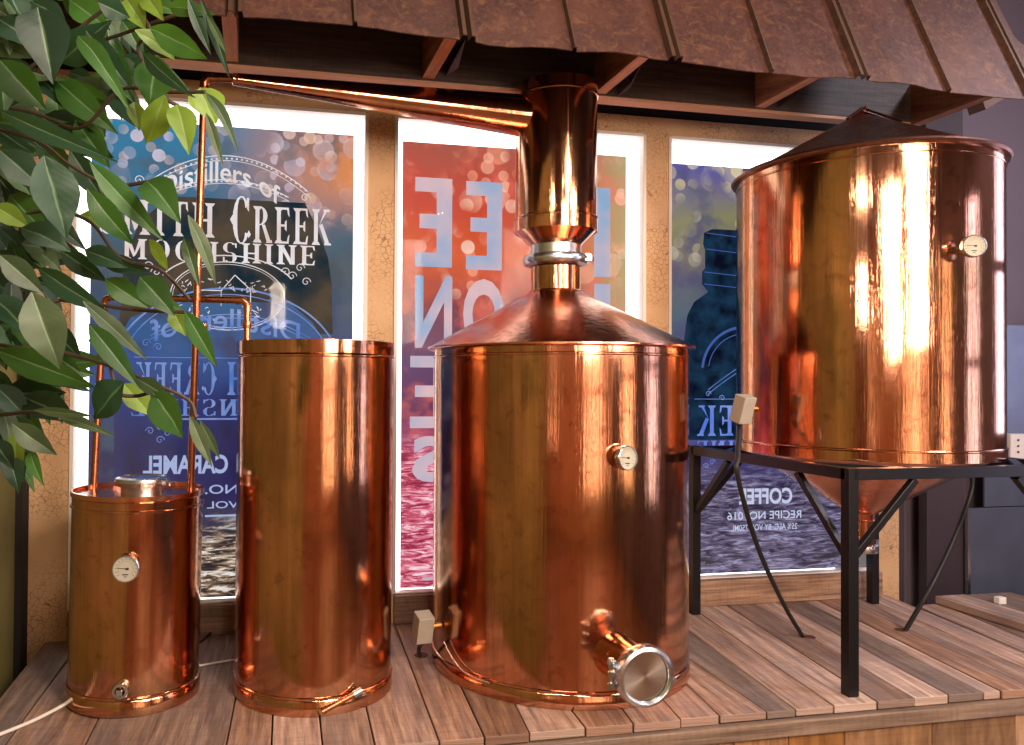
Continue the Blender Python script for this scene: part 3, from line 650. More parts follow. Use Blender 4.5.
# ------------------------------------------------------------------ copper vessels
def band(R, z, r=.004, n=5):   # half-round bead profile
    return [(R, z-r)] + [(R+r*math.sin(PI*i/n), z-r*math.cos(PI*i/n)) for i in range(1, n)] + [(R, z+r)]
def vessel(R, z0, z1, beads, foot=.003, foothi=.036):
    p = [(R*.98, z0), (R+foot, z0), (R+foot, z0+foothi-.004)]
    for b in beads: p += band(R, b)
    p += [(R, z1)]
    return p
def gauge(parent, c, d, R=.029, stem=.05, dirv=None):
    c = Vector(c); d = Vector(d).normalized()
    g = MB().lathe([(.0,-stem),(.011,-stem),(.011,-.016),(R*.8,-.014),(R,-.010),(R,.004),(R*.93,.006),(R*.9,.003)], c, d, 36)
    k = obj('thermometer', g, M['steel'], parent)
    obj('dial', MB().lathe([(.0,.0015),(R*.91,.0015)], c, d, 36), M['dial'], k)
    x = Vector((0,0,1)).cross(d).normalized(); y = d.cross(x); nb = MB(); o = c+d*.0022
    def q4(a, b, w_): a = Vector(a); b = Vector(b); e = (b-a).normalized(); n_ = Vector((-e.y,e.x,0))*w_/2; nb.add([o+x*(p.x)+y*(p.y) for p in (a+n_, b+n_, b-n_, a-n_)], [(0,1,2,3)])
    q4((R*.16,0,0), (-R*.62,R*.07,0), R*.05); q4((-R*.02,.0,0),(R*.22,-.0,0),R*.17)
    for i in range(13):
        a = math.radians(-40+i*260/12); q4((R*.68*math.cos(a),R*.68*math.sin(a),0),(R*.78*math.cos(a),R*.78*math.sin(a),0),R*.045)
    q4((-R*.25,-R*.42,0),(R*.2,-R*.42,0),R*.08); q4((-R*.12,-R*.58,0),(R*.1,-R*.58,0),R*.05)
    for i in range(24):
        a = math.radians(-50+i*280/24); b = math.radians(-50+(i+.6)*280/24); q4((R*.56*math.cos(a),R*.56*math.sin(a),0),(R*.56*math.cos(b),R*.56*math.sin(b),0),R*.02)
    obj('dial_marking', nb, M['ink'], k)
    return k
# small still
sx, sy = c2w(-.7244+.004, 2.0356); SS = Vector((sx, sy, .002)); Rs, Hs = .1615, .5273
st = thing('small_copper_still', 'smallest copper still, low closed cylinder with clamp cap and dial, at far left', 'copper still', SS)
st.rotation_euler = (0, .012, 0)
g = MB().lathe([(p[0], p[1]) for p in vessel(Rs, 0, Hs, [.041, Hs-.038])], SS, n=128)
obj('body', g, M['copper'], st)
g = MB().lathe([(0,Hs-.010),(Rs-.004,Hs-.010),(Rs-.002,Hs),(Rs+.0035,Hs),(Rs+.0035,Hs-.012),(Rs,Hs-.016)], SS, n=96); obj('top_plate', g, M['copper_light'], st)
cc = at(139.5,490,z=Hs-.004)
g = MB().lathe([(.0,-.006),(.054,-.006),(.054,.018)], cc, n=48); k = obj('ferrule', g, M['steel'], st)
g = MB().lathe([(.056,.012),(.066,.015),(.0685,.024),(.066,.033),(.058,.037),(.055,.034),(.03,.036),(0,.040)], cc, n=48); k = obj('clamp_cap', g, M['steel'], st)
g = MB().tube([cc+Vector((.058,-.03,.022)), cc+Vector((.074,-.04,.024))], .007, 10); g.lathe([(.010,0),(.012,.004),(.012,.010),(.0,.012)], cc+Vector((.072,-.04,.017)), n=10); g.tube([cc+Vector((-.02,-.02,.035)), cc+Vector((.015,.01,.036))], .003, 8); obj('wing_nut', g, M['steel'], k)
def front(c, R, u, v, out=0.0):          # point on a vertical cylinder hit by a picture ray
    d = ray(u, v); ox, oy = -c[0], -c[1]; a = d.x**2+d.y**2; b = 2*(d.x*ox+d.y*oy); e = ox*ox+oy*oy-R*R
    disc = b*b-4*a*e; q_ = (-b-math.sqrt(max(disc,0)))/(2*a); p = CAM+d*q_; n_ = Vector((p.x-c[0], p.y-c[1], 0)).normalized(); return p, n_
p, n_ = front(SS, Rs+.025, 124, 569); gauge(st, Vector((p.x,p.y,p.z)), n_+Vector((-.05,-.05,.1)), .0315, .045)
p, n_ = front(SS, Rs+.012, 120, 691)
g = MB().lathe([(0,-.03),(.018,-.03),(.020,-.008),(.021,0),(.018,.006),(.012,.007)], p, n_, 24); k = obj('drain_plug', g, M['steel'], st)
x = Vector((0,0,1)).cross(n_); g = MB(); o = p+n_*.006
g.hexa([o+x*a+Vector((0,0,b)) for a, b in ((-.007,-.007),(.007,-.007),(.007,.007),(-.007,.007))], [o+n_*.012+x*a+Vector((0,0,b)) for a, b in ((-.007,-.007),(.007,-.007),(.007,.007),(-.007,.007))]); obj('square_head', g, M['steel'], k, bevel=.001)
# column barrel
bx, by = c2w(-.2619, 2.0988); CB = Vector((bx, by, 0)); Rc, Hc = .2075, .914
co = thing('copper_barrel', 'tall plain copper barrel standing between the small still and the big still', 'copper barrel', CB)
g = MB().lathe(vessel(Rc, 0, Hc, [.041, Hc-.038]), CB, n=144); obj('body', g, M['copper'], co)
g = MB().lathe([(Rc+.001,Hc-.034),(Rc+.003,Hc-.032),(Rc+.003,Hc+.001),(Rc-.002,Hc+.001),(Rc-.002,Hc-.012),(0,Hc-.012)], CB, n=144); obj('top_plate', g, M['copper'], co)
pa, na = front(CB, Rc+.012, 322, 712); pb, nb_ = front(CB, Rc+.016, 360, 691)
pa.z = max(pa.z, .008)
g = MB().tube([pa, pb], .0068, 14); k = obj('drain_pipe', g, M['pipe'], co)
g = MB().tube([pb-(pb-pa).normalized()*.018, pb+(pb-pa).normalized()*.004], .0088, 14); obj('end_fitting', g, M['steel'], k)
# big pot still
qx, qy = c2w(.4302, 2.3064); BT = Vector((qx, qy, 0)); Rb, Zb = .367, .918
bs = thing('copper_pot_still', 'large central copper pot still with cone top, tall neck and clamped hatch', 'copper still', BT)
g = MB().lathe(vessel(Rb, 0, Zb, [.041, .8864]), BT, n=192); obj('body', g, M['copper'], bs)
nx_, ny_ = c2w(.4222, 2.3079); NC = Vector((nx_, ny_, 0))
zj = at(555,289,y=NC.y-.07).z; zc1 = at(555,265,y=NC.y-.07).z; zc0 = at(555,243,y=NC.y-.07).z
g = MB(); prof = [(Rb-.01,Zb-.012),(Rb+.012,Zb-.012),(Rb+.019,Zb-.008),(Rb+.019,Zb-.004)]; n = 144; vs = []
rings = [(r, z, BT) for r, z in prof] + [(.075, zj, NC)]
nr = 8; rings = rings[:-1] + [(Rb+.019+(.075-Rb-.019)*k/nr, Zb-.004+(zj-Zb+.004)*k/nr, BT.lerp(NC, k/nr)) for k in range(1, nr+1)]
for r, z, c0 in rings:
    for i in range(n): a = 2*PI*i/n; vs.append((c0.x+r*math.cos(a), c0.y+r*math.sin(a), z))
g.add(vs, [(j*n+i, j*n+(i+1)%n, (j+1)*n+(i+1)%n, (j+1)*n+i) for j in range(len(rings)-1) for i in range(n)], smooth=True)
obj('cone_top', g, M['copper_light'], bs)
Rn = .1195
g = MB().lathe([(.0725,zj-.01),(.0725,zc1+.003)], NC, n=64); g.lathe([(.0735,zj-.004),(.078,zj),(.0735,zj+.004)], NC, n=64); obj('neck_pipe', g, M['copper'], bs)
g = MB().lathe([(.070,zc0+.006),(.0745,zc0+.004),(.0745,zc0-.030),(.070,zc0-.032)], NC, n=64); k = obj('ferrule', g, M['steel'], bs)
zk = (zc0+zc1)/2-.008
g = MB().lathe([(.074,zk-.018),(.092,zk-.013),(.0965,zk-.005),(.0965,zk+.005),(.092,zk+.013),(.074,zk+.018),(.074,zk-.018)], NC, n=64); k = obj('clamp_ring', g, M['steel'], bs)
d = Vector((.72,-.69,0)).normalized(); tdir = Vector((.69,.72,0)); o = NC+Vector((0,0,zk))+d*.103
g = MB().tube([o-tdir*.03, o+tdir*.012], .005, 10); g.lathe([(0,0),(.009,0),(.011,.006),(.009,.014),(0,.015)], o+tdir*.006, tdir, 10); g.bar(o-tdir*.018-Vector((0,0,.01)), o-tdir*.018+Vector((0,0,.01)), .014, .014); g.bar(o-tdir*.004-Vector((0,0,.009)), o-tdir*.004+Vector((0,0,.009)), .010, .018); obj('wing_nut', g, M['steel'], k)
z1, z2, z3 = 1.6906, 1.2958, 1.2577
g = MB().lathe([(.072,zc0+.001),(.076,zc0+.005),(Rn-.004,z3+.002),(Rn+.002,z3),(Rn+.002,z2-.003)]+band(Rn,z2)+band(Rn,z1-.036)+[(Rn+.0015,z1-.031),(Rn+.0015,z1),(Rn-.004,z1),(Rn-.004,z1-.012),(0,z1-.012)], NC, n=112)
k = obj('column_head', g, M['copper'], bs)
sd = (CAM-NC); sd.z = 0; sd.normalize(); sd = Matrix.Rotation(math.radians(16), 3, 'Z') @ sd
o = NC+sd*(Rn+.001); g = MB().bar(o+Vector((0,0,z3+.002)), o+Vector((0,0,z1-.001)), .004, .003, upv=sd); obj('seam_strip', g, M['copper_light'], k)
# lyne arm
D0 = at(548,119,d=2.30); D1 = at(233,79,d=2.05)
ax = D1-D0; g = MB().lathe([(.064,0),(.016,ax.length),(.013,ax.length+.002),(0,ax.length+.002)], D0, ax, 64); obj('lyne_arm', g, M['copper'], bs)
p, n_ = front(BT, Rb+.028, 627, 458); gauge(bs, p, n_+Vector((.25,.0,.05)), .031, .045)
# hatch
PHD = 12.5
PH = math.radians(PHD); hd = c2w(math.sin(PH), -math.cos(PH)); hd = Vector((hd[0], hd[1], 0))
hb = Vector(c2w(.4302+.36*math.sin(PH), 2.3064-.36*math.cos(PH), .134)); hc = hb+hd*.15
g = MB().lathe([(.062,-.005),(.053,.012),(.053,.122)], hb, hd, 48); hk = obj('hatch_pipe', g, M['copper'], bs)
g = MB().lathe([(.053,-.026),(.066,-.022),(.0715,-.013),(.0725,.0),(.069,.011),(.0615,.014),(.057,.010),(.0555,.006)], hc, hd, 56); ck_ = obj('clamp_ring', g, M['steel'], bs)
q = NT('turned_steel'); tc = q.coord('UV'); sp = q.n('SeparateXYZ'); q.l(tc, sp.inputs[0]); vv = q.n('CombineXYZ'); q.l(q.math('MULTIPLY', sp.outputs[0], 1), vv.inputs[0])
b = q.bsdf(lin((206,204,200)), .26, 1, None, Anisotropic=.85); tg = q.n('Tangent'); tg.direction_type = 'UV_MAP'; q.l(tg.outputs[0], b.inputs['Tangent']); M['turned'] = q.mat
# disc: fan of quads with UV so the turned finish catches light in radial wedges
g = MB(); n = 64; xx = Vector((0,0,1)).cross(hd).normalized(); yy = hd.cross(xx)
for i in range(n):
    a, b2 = 2*PI*i/n, 2*PI*(i+1)/n
    P4 = [hc+hd*.004+(xx*math.cos(t_)+yy*math.sin(t_))*r_ for t_, r_ in ((a,.0008),(b2,.0008),(b2,.056),(a,.056))]
    g.add(P4, [(0,1,2,3)], uvs=[(i/n,0),((i+1)/n,0),((i+1)/n,1),(i/n,1)])
obj('hatch_lid', g, M['turned'], bs)
g = MB(); side = -xx if (hc-xx).x < (hc+xx).x else xx
lf = side*(-1 if (side.x > 0) else 1)
for dz in (.028, .006, -.020): g.bar(hc+lf*.069+Vector((0,0,dz))-hd*.018, hc+lf*.077+Vector((0,0,dz))-hd*.004+lf*.006, .013, .014)
g.tube([hc+lf*.078+Vector((0,0,-.024))-hd*.012, hc+lf*.078+Vector((0,0,.034))-hd*.012], .0045, 10); g.lathe([(.007,0),(.010,.003),(.010,.012),(.006,.016),(0,.016)], hc+lf*.078+Vector((0,0,.026))-hd*.012, (0,0,1), 8)
g.cuts=[len(g.f)]; g.lathe([(0,-.014),(.006,-.014),(.006,.012),(0,.012)], hc-lf*.071+Vector((0,0,-.012)), hd, 12)
parts_at('hinge_bolt', g, M['steel'], ck_)
# junction boxes and cables
def jbox(parent, c, out, tilt, size=(.036,.062,.03), link=None):
    c = Vector(c); out = Vector(out).normalized(); x = Vector((0,0,1)).cross(out).normalized(); z = Vector((0,0,1)); z = (z+x*tilt).normalized(); x = out.cross(z)*-1
    a, b, d_ = size; P = [(-a/2,-b/2),(a/2,-b/2),(a/2,b/2),(-a/2,b/2)]
    g = MB().hexa([c+x*p+z*q_-out*d_/2 for p, q_ in P], [c+x*p+z*q_+out*d_/2 for p, q_ in P]); k = obj('junction_box', g, M['box_grey'], parent, bevel=.002)
    g = MB().tube([c-out*d_/2, c-out*(d_/2+.03)], .009, 14); g.tube([c-out*(d_/2), c-out*(d_/2+.008)], .012, 14); obj('conduit_fitting', g, M['brass'], k)
    g = MB().tube([c-z*b/2, c-z*(b/2+.014)], .008, 12); obj('cable_gland', g, M['steel_dark'], k)
    return c-z*(b/2+.012)
jc = at(423,627,d=2.16); od = (jc-Vector((BT.x,BT.y,jc.z))); e_ = jbox(bs, jc, od, .3, (.046,.078,.046))
h0 = at(420,655,z=0.001)
g = MB().tube(smooth_path([e_, (e_+h0)/2+Vector((-.006,-.004,.0)), h0-Vector((0,0,.004))]), .006, 10)
tag(obj('power_cable', g, M['black_rubber']), 'short black cable dropping from grey box beside the big still', 'cable')
# wire round foot of big still
pts = []
for k in range(26):
    a = math.radians(178+k*3.4*1.0); pts.append(BT+Vector(((Rb+.010)*math.cos(a+.28), (Rb+.010)*math.sin(a+.28), .040+.06*max(0,1-k/6)**2)))
obj('base_wire', MB().tube(pts[:9], .0025, 8), M['steel'], bs)

# hopper tank
tx, ty = c2w(1.4297, 2.4775); HT = Vector((tx, ty, 0)); Rh = .3690; hz0, hz1 = .5985, 1.4858
ht = thing('copper_hopper_tank', 'wide copper tank with conical lid and hopper bottom raised on black steel stand', 'copper tank', HT+Vector((0,0,hz0)))
g = MB().lathe([(Rh-.03,hz0),(Rh+.003,hz0),(Rh+.003,.6256)]+band(Rh,.6296)+band(Rh,1.453,.003)+[(Rh,1.477)], HT, n=192); obj('body', g, M['copper_light'] if False else M['copper'], ht)
za = at(870,112,d=2.4775).z
g = MB().lathe([(Rh-.004,1.473),(Rh+.012,1.475),(Rh+.017,1.481),(Rh+.014,1.487),(Rh+.006,1.490),(Rh-.02,1.496),(.03,za-.018),(0,za-.008)], HT, n=144); k = obj('conical_lid', g, M['copper_lid'], ht)
A = HT+Vector((0,0,za+.006)); g = MB()
cdir = Vector(c2w(-.80,-.6,0)); cdir.z = 0; cdir.normalize(); c2_ = Vector(c2w(.85,-.5,0)); c2_.normalize(); sl = -(za-1.494)/(Rh-.02)
for dv, L_ in ((cdir,.10),(c2_,.11)):
    for o_ in (0, .012):
        s0 = Vector((-dv.y, dv.x, 0))*o_; g.bar(A+s0+Vector((0,0,.006)), A+s0+dv*L_+Vector((0,0,sl*L_+.004)), .006, .008)
Pq = [A+dv*L_+Vector((0,0,sl*L_-.002)) for dv, L_ in ((cdir,.06),(c2_,.06))]; g.add([A, Pq[0], Pq[1]], [(0,1,2)])
obj('lid_seam', g, M['copper_light'], k)
zo0 = at(865,519,d=2.4775).z; zo1 = at(865,546,d=2.4775).z
g = MB().lathe([(Rh-.02,hz0+.001),(.04,zo0+.02),(.036,zo0)], HT, n=128); obj('hopper_cone', g, M['copper_light'], ht)
g = MB().lathe([(.036,zo0+.003),(.038,zo0),(.034,zo0-.003),(.034,zo1)], HT, n=48); obj('outlet_pipe', g, M['copper_light'], ht)
g = MB().lathe([(.034,zo1+.008),(.046,zo1+.006),(.048,zo1-.004),(.046,zo1-.016),(0,zo1-.016)], HT, n=40); g.bar(HT+Vector((.045,-.01,zo1-.012)), HT+Vector((.045,-.01,zo1+.02)), .012, .01); obj('outlet_flange', g, M['steel'], ht)
p, n_ = front(HT, Rh+.045, 974, 246); gauge(ht, p, n_+Vector((-.35,-.05,.0)), .030, .05)
jc = at(743,409,d=2.26); od = jc-Vector((HT.x,HT.y,jc.z)); e_ = jbox(ht, jc, od, .3, (.040,.080,.046))
h1 = at(803,636,z=0.002); w1 = at(738,478,d=2.15); w2 = at(757,545,d=2.25)
g = MB().tube(smooth_path([e_, at(738,455,d=2.17), w1, w2, at(782,601,d=2.4), h1-Vector((0,0,.004))]), .0068, 10)
tag(obj('power_cable', g, M['black_rubber']), 'long black cable curving from hopper tank box to left hole in deck', 'cable')
h2 = at(905,630,z=0.002)
g = MB().tube(smooth_path([at(972,470,d=2.62), at(971,492,d=2.62), at(955,536,d=2.6), at(930,588,d=2.56), h2-Vector((0,0,.004))]), .0076, 10)
tag(obj('power_cable', g, M['black_rubber']), 'black cable slanting from behind the hopper tank to right hole in deck', 'cable')
for hp, lb in ((at(809,637,z=0),'rusty round cable hole behind the front leg of the stand'), (at(901,630,z=0),'rusty round cable hole near the right end of the platform'), (at(421,655,z=0),'dark cable hole beside the big still')):
    g = MB().lathe([(0,.0005),(.013,.0005),(.014,.0015),(.0185,.002),(.020,.0)], hp, n=24)
    tag(obj('cable_grommet', g, M['hole']), lb, 'cable hole', 'cable holes in the deck')

# stand
LQ = .732; f0 = c2w(0,0); cs, ct = 1.5337, 1.7726
zf = .592; bw = .030
sd_ = thing('steel_stand', 'square black steel stand with diagonal braces carrying the hopper tank', 'stand', (cs+LQ/2, ct+LQ/2, 0))
cor = [(cs,ct),(cs+LQ,ct),(cs+LQ,ct+LQ),(cs,ct+LQ)]
g = MB()
for i in range(4):
    a, b = cor[i], cor[(i+1)%4]; g.bar((*a, zf-bw/2), (*b, zf-bw/2), bw, bw)
for a in cor: g.box((a[0]-bw/2,a[1]-bw/2,zf-bw-.001),(a[0]+bw/2,a[1]+bw/2,zf+.0005))
obj('top_frame', g, M['black_steel'], sd_, bevel=.0012)
g = MB()
for i in range(4):   # tank ledge bars across the corners
    a, b, c0 = cor[i], cor[(i+1)%4], cor[(i-1)%4]; u = Vector((*a,0)).lerp(Vector((*b,0)), .26); v = Vector((*a,0)).lerp(Vector((*c0,0)), .26)
    g.bar(u+Vector((0,0,zf-.004)), v+Vector((0,0,zf-.004)), .02, .008)
obj('corner_plate', g, M['black_steel'], sd_)
for i, a in enumerate(cor):
    obj('leg', MB().box((a[0]-bw/2,a[1]-bw/2,0.0),(a[0]+bw/2,a[1]+bw/2,zf-bw)), M['black_steel'], sd_, bevel=.0012)
    for j in ((i+1)%4, (i-1)%4):
        b = cor[j]; dv = Vector((b[0]-a[0], b[1]-a[1], 0)).normalized(); p0 = Vector((*a, zf-bw-.20))+dv*bw*.4; p1 = Vector((*a, zf-bw-.003))+dv*.20
        obj('brace', MB().bar(p0, p1, .018, .018), M['black_steel'], sd_, bevel=.001)

# pipework
rb0 = at(190.5,491,z=Hs-.012); rtop = at(204,78.5,d=2.05); rtop0 = D1
el = rtop.copy()
g = MB().tube([rb0, el-Vector((0,0,.022)), el-Vector((.0,0,.008))+(D1-el).normalized()*.004, el+(D1-el).normalized()*.020, D1], .0098, 14)
rp = thing('copper_riser_pipe', 'tall thin copper pipe rising from small still to the lyne arm', 'pipe', rb0)
obj('pipe', g, M['pipe'], rp)
g = MB().lathe([(.0118,-.012),(.0128,-.010),(.0128,.010),(.0118,.012)], at(203,328,d=2.05), rb0-el, 18); g.cuts=[len(g.f)]; g.tube([el-Vector((0,0,.03)), el-Vector((0,0,.012)), el+(D1-el).normalized()*.012, el+(D1-el).normalized()*.024], .012, 14); parts_at('coupling', g, M['pipe'], rp)
lb0 = at(93.5,491,z=Hs-.012); lt = at(104,297,d=2.13); rt_ = at(240,300.5,d=2.13); dn = at(241,341,d=2.13); dn.z = Hc-.011
lp = thing('copper_crossover_pipe', 'thin copper pipe looping from small still across into the copper barrel', 'pipe', lb0)
dn.x, dn.y = (CB + (dn-CB)*.92).x, (CB + (dn-CB)*.92).y
rt_.x, rt_.y = dn.x, dn.y
g = MB().tube([lb0, lt-Vector((0,0,.02)), lt-Vector((0,0,.006))+(rt_-lt).normalized()*.006, lt+(rt_-lt).normalized()*.02, rt_-(rt_-lt).normalized()*.02, rt_-(rt_-lt).normalized()*.006-Vector((0,0,.005)), rt_-Vector((0,0,.02)), dn], .0095, 14)
obj('pipe', g, M['pipe'], lp)
g = MB().lathe([(.0118,-.010),(.0125,-.008),(.0125,.008),(.0118,.010)], rt_-Vector((0,0,.066)), (0,0,1), 18); g.cuts=[len(g.f)]; g.tube([rt_-(rt_-lt).normalized()*.03, rt_-(rt_-lt).normalized()*.012, rt_-Vector((0,0,.012)), rt_-Vector((0,0,.03))], .012, 14); parts_at('coupling', g, M['pipe'], lp)

# loose wires on the deck
g = MB().tube(smooth_path([at(72,699,z=.03), at(60,707,z=.012), at(30,722,z=.005), at(-10,738,z=.005), at(-60,756,z=.005)]), .0042, 10)
tag(obj('power_cable', g, M['white_cable']), 'white cable leaving the foot of the small still to the left', 'cable')
g = MB().tube(smooth_path([at(180,668,z=.004), at(200,665.5,z=.004), at(220,662,z=.004), at(242,659,z=.004)]), .003, 8)
tag(obj('power_cable', g, M['white_cable']), 'thin pale wire between the small still and the copper barrel', 'cable')
g = MB().tube(smooth_path([at(185,652,z=.005), at(203,640,z=.005), at(218,626,z=.012), at(236,613,z=.03), at(262,605,z=.045)]), .0035, 8)
tag(obj('power_cable', g, M['black_rubber']), 'thin black cable along the sill behind the copper barrel', 'cable')

# ------------------------------------------------------------------ awning
TL = 1.72                                        # lip of the awning
zl0 = at(236,15,y=TL); zl1 = at(1022,98,y=TL)
slope = (zl1.z-zl0.z)/(zl1.x-zl0.x)
print('LIP', zl0, zl1, 'wall top', ztop)
def lipz(x): return zl0.z+slope*(x-zl0.x)
aw = thing('metal_awning', 'rusted standing seam sheet metal awning sloping above the stills', 'awning', (.4, TL, zl0.z))
st_ = 67*PI/180; up_ = Vector((0, math.cos(st_), math.sin(st_))); nrm = Vector((0, -math.sin(st_), math.cos(st_)))
dbl = [at(u,v,y=TL).x for u, v in ((468,43),(675,62),(862,84),(1030,99))]
dbl = [SL+.03] + [dbl[0]-(dbl[1]-dbl[0])*k for k in (2,1) if dbl[0]-(dbl[1]-dbl[0])*k > SL+.1] + dbl
g = MB(); Lh = .75; prof = []
for i in range(len(dbl)-1):
    a, b = dbl[i], dbl[i+1]; mdl = (a+b)/2
    prof += [(a-.019,0,.5),(a-.015,.016,1),(a-.006,.016,.9),(a,.0,1),(a+.006,.016,.9),(a+.014,.016,1),(a+.018,0,.5)]
    for k in range(1,5): prof.append((a+(mdl-a)*k/5, .002*math.sin(k*1.3+i), .5))
    prof += [(mdl-.006,0,.5),(mdl-.003,.012,.95),(mdl+.003,.010,.95),(mdl+.006,-.002,.5)]
    for k in range(1,5): prof.append((mdl+(b-mdl)*k/5, .002*math.sin(k*1.1+i*2), .5))
a = dbl[-1]; prof += [(a-.012,0,.5),(a-.008,.014,1),(a-.001,.014,.9),(a+.002,.0,1),(a+.006,.016,.9),(a+.014,.016,.8),(a+.02,-.004,.5)]
NV = 6
for side_, th in ((1, 0), (-1, .0025)):
    vs = []
    for j in range(NV+1):
        for i, (x_, h, t_) in enumerate(prof):
            sag = (.005*math.sin(x_*9)+.002*math.sin(x_*31))*(1-j/NV)
            base_ = Vector((x_, TL, lipz(x_)+sag)); vs.append(base_+up_*(Lh*j/NV)+nrm*(h-th))
    npf = len(prof)
    for j in range(NV):
        for i in range(npf-1):
            f_ = (j*npf+i, j*npf+i+1, (j+1)*npf+i+1, (j+1)*npf+i)
            b0 = len(g.v)
            g.add([vs[k] for k in f_], [(0,1,2,3) if side_ == 1 else (3,2,1,0)], tone=(prof[i][2]+prof[i+1][2])/2)
obj('roof_sheet', g, M['rust'], aw)
# curved rusty end piece
xe = dbl[-1]+.02; g = MB(); n = 10
for j in range(n):
    def wdt(q_): return .05+.05*math.sin(q_*2.6)+.02*q_
    p0 = Vector((xe,TL,lipz(xe)))+up_*(Lh*j/n); p1 = Vector((xe,TL,lipz(xe)))+up_*(Lh*(j+1)/n)
    w0, w1 = max(.025,.16-.045*j), max(.025,.16-.045*(j+1))
    g.hexa([p0,p0+Vector((w0,0,0)),p1+Vector((w1,0,0)),p1], [p+nrm*.006 for p in (p0,p0+Vector((w0,0,0)),p1+Vector((w1,0,0)),p1)], tone=.5)
obj('end_flashing', g, M['rust'], aw)
# ledger and rafters
TG = 2.22
zg = [at(u,v,y=TG) for u, v in ((380,73),(597,95),(780,113.5))]
zgl = sum(p.z for p in zg)/3; print('LEDGER', [p.z for p in zg])
xle = at(911,110,y=TG).x
g = MB(); zg1 = zgl+.16; g.hexa([(SL+.003,TG,zgl),(xle,TG,zgl),(xle,TG+.038,zgl),(SL+.003,TG+.038,zgl)], [(SL+.003,TG,zg1),(xle,TG,zg1),(xle,TG+.038,zg1),(SL+.003,TG+.038,zg1)], tone=.55, uvs=[(0,0),(3,0),(3,.05),(0,.05),(0,.2),(3,.2),(3,.25),(0,.25)])
obj('ledger_beam', g, M['beam'], aw, bevel=.002)
g = MB().box((SL+.003,TG+.002,zgl-.0105),(xle,TG+.045,zgl-.0005), tone=.6); obj('ledger_cap', g, M['rafter_light'], aw)  # lit bottom edge of the ledger, its brightness put into the colour
def rafter(u, v, tone=.5, mat='rafter'):
    p = at(u, v, y=TG-.001); w_ = .036; x0 = p.x-w_/2; zc = zgl+.004; f = TL+.07; h = .10
    g = MB().hexa([(x0,f,zc),(x0+w_,f,zc),(x0+w_,TG-.001,zc),(x0,TG-.001,zc)], [(x0,f,zc+.03),(x0+w_,f,zc+.03),(x0+w_,TG-.001,zc+h*1.2),(x0,TG-.001,zc+h*1.2)], tone=tone, uvs=[(0,0),(0,.04),(.5,.04),(.5,0),(0,.1),(0,.14),(.5,.14),(.5,.1)])
    g.m[0] = 1  # underside painted lighter for the window light on it
    return obj('rafter', g, [M[mat], M['rafter_light']], aw, bevel=.0015)
M['galv'] = simple('galvanised_bracket', (110,108,118), .35, .7, .2, 40)
for i, (u, v) in enumerate(((232,55),(428,76),(600,96),(760,108))):
    rafter(u, v, (.5,.4,.6,.7)[i])
    p = at(u+12, v, y=TG-.001); 
    if i: g = MB().add([p+Vector((.018,0,.0)), p+Vector((.018,-.09,.01)), p+Vector((.018,-.0,.09)), p+Vector((.05,-.02,.02)), p+Vector((.05,-.1,.07)), p+Vector((.05,-.0,.1))], [(0,1,2),(3,5,4),(0,3,4,1),(1,4,5,2),(2,5,3,0)]); obj('bracket', g, M['galv'], aw)
pe = at(915,123,y=TG)
g = MB().hexa([(xle-.0,TL+.03,zgl-.012),(xle+.036,TL+.03,zgl-.012),(xle+.036,TG+.04,zgl-.012),(xle,TG+.04,zgl-.012)], [(xle,TL+.07,zgl+.02),(xle+.036,TL+.07,zgl+.02),(xle+.036,TG+.04,zgl+.14),(xle,TG+.04,zgl+.14)], tone=.62, uvs=[(0,0),(0,.04),(.5,.04),(.5,0),(0,.1),(0,.14),(.5,.14),(.5,.1)])
obj('rafter', g, M['rafter'], aw, bevel=.0015)
p = at(975,105,y=TG-.1); g = MB().add([p+Vector(v_) for v_ in ((0,0,.1),(.02,-.02,-.02),(.16,-.02,.06),(.16,.0,.12),(0,.06,.1),(.02,.04,-.02),(.16,.04,.06),(.16,.06,.12))], [(0,1,2,3),(7,6,5,4),(0,4,5,1),(1,5,6,2),(2,6,7,3),(3,7,4,0)])
obj('bracket', g, M['beam'], aw)
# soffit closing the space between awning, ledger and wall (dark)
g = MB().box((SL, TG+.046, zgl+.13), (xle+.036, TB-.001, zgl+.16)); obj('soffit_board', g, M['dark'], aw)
g = MB().box((SL, TL+.31, zgl+.55), (xle+.1, TB-.001, zgl+.58)); obj('soffit_board', g, M['dark'], aw)

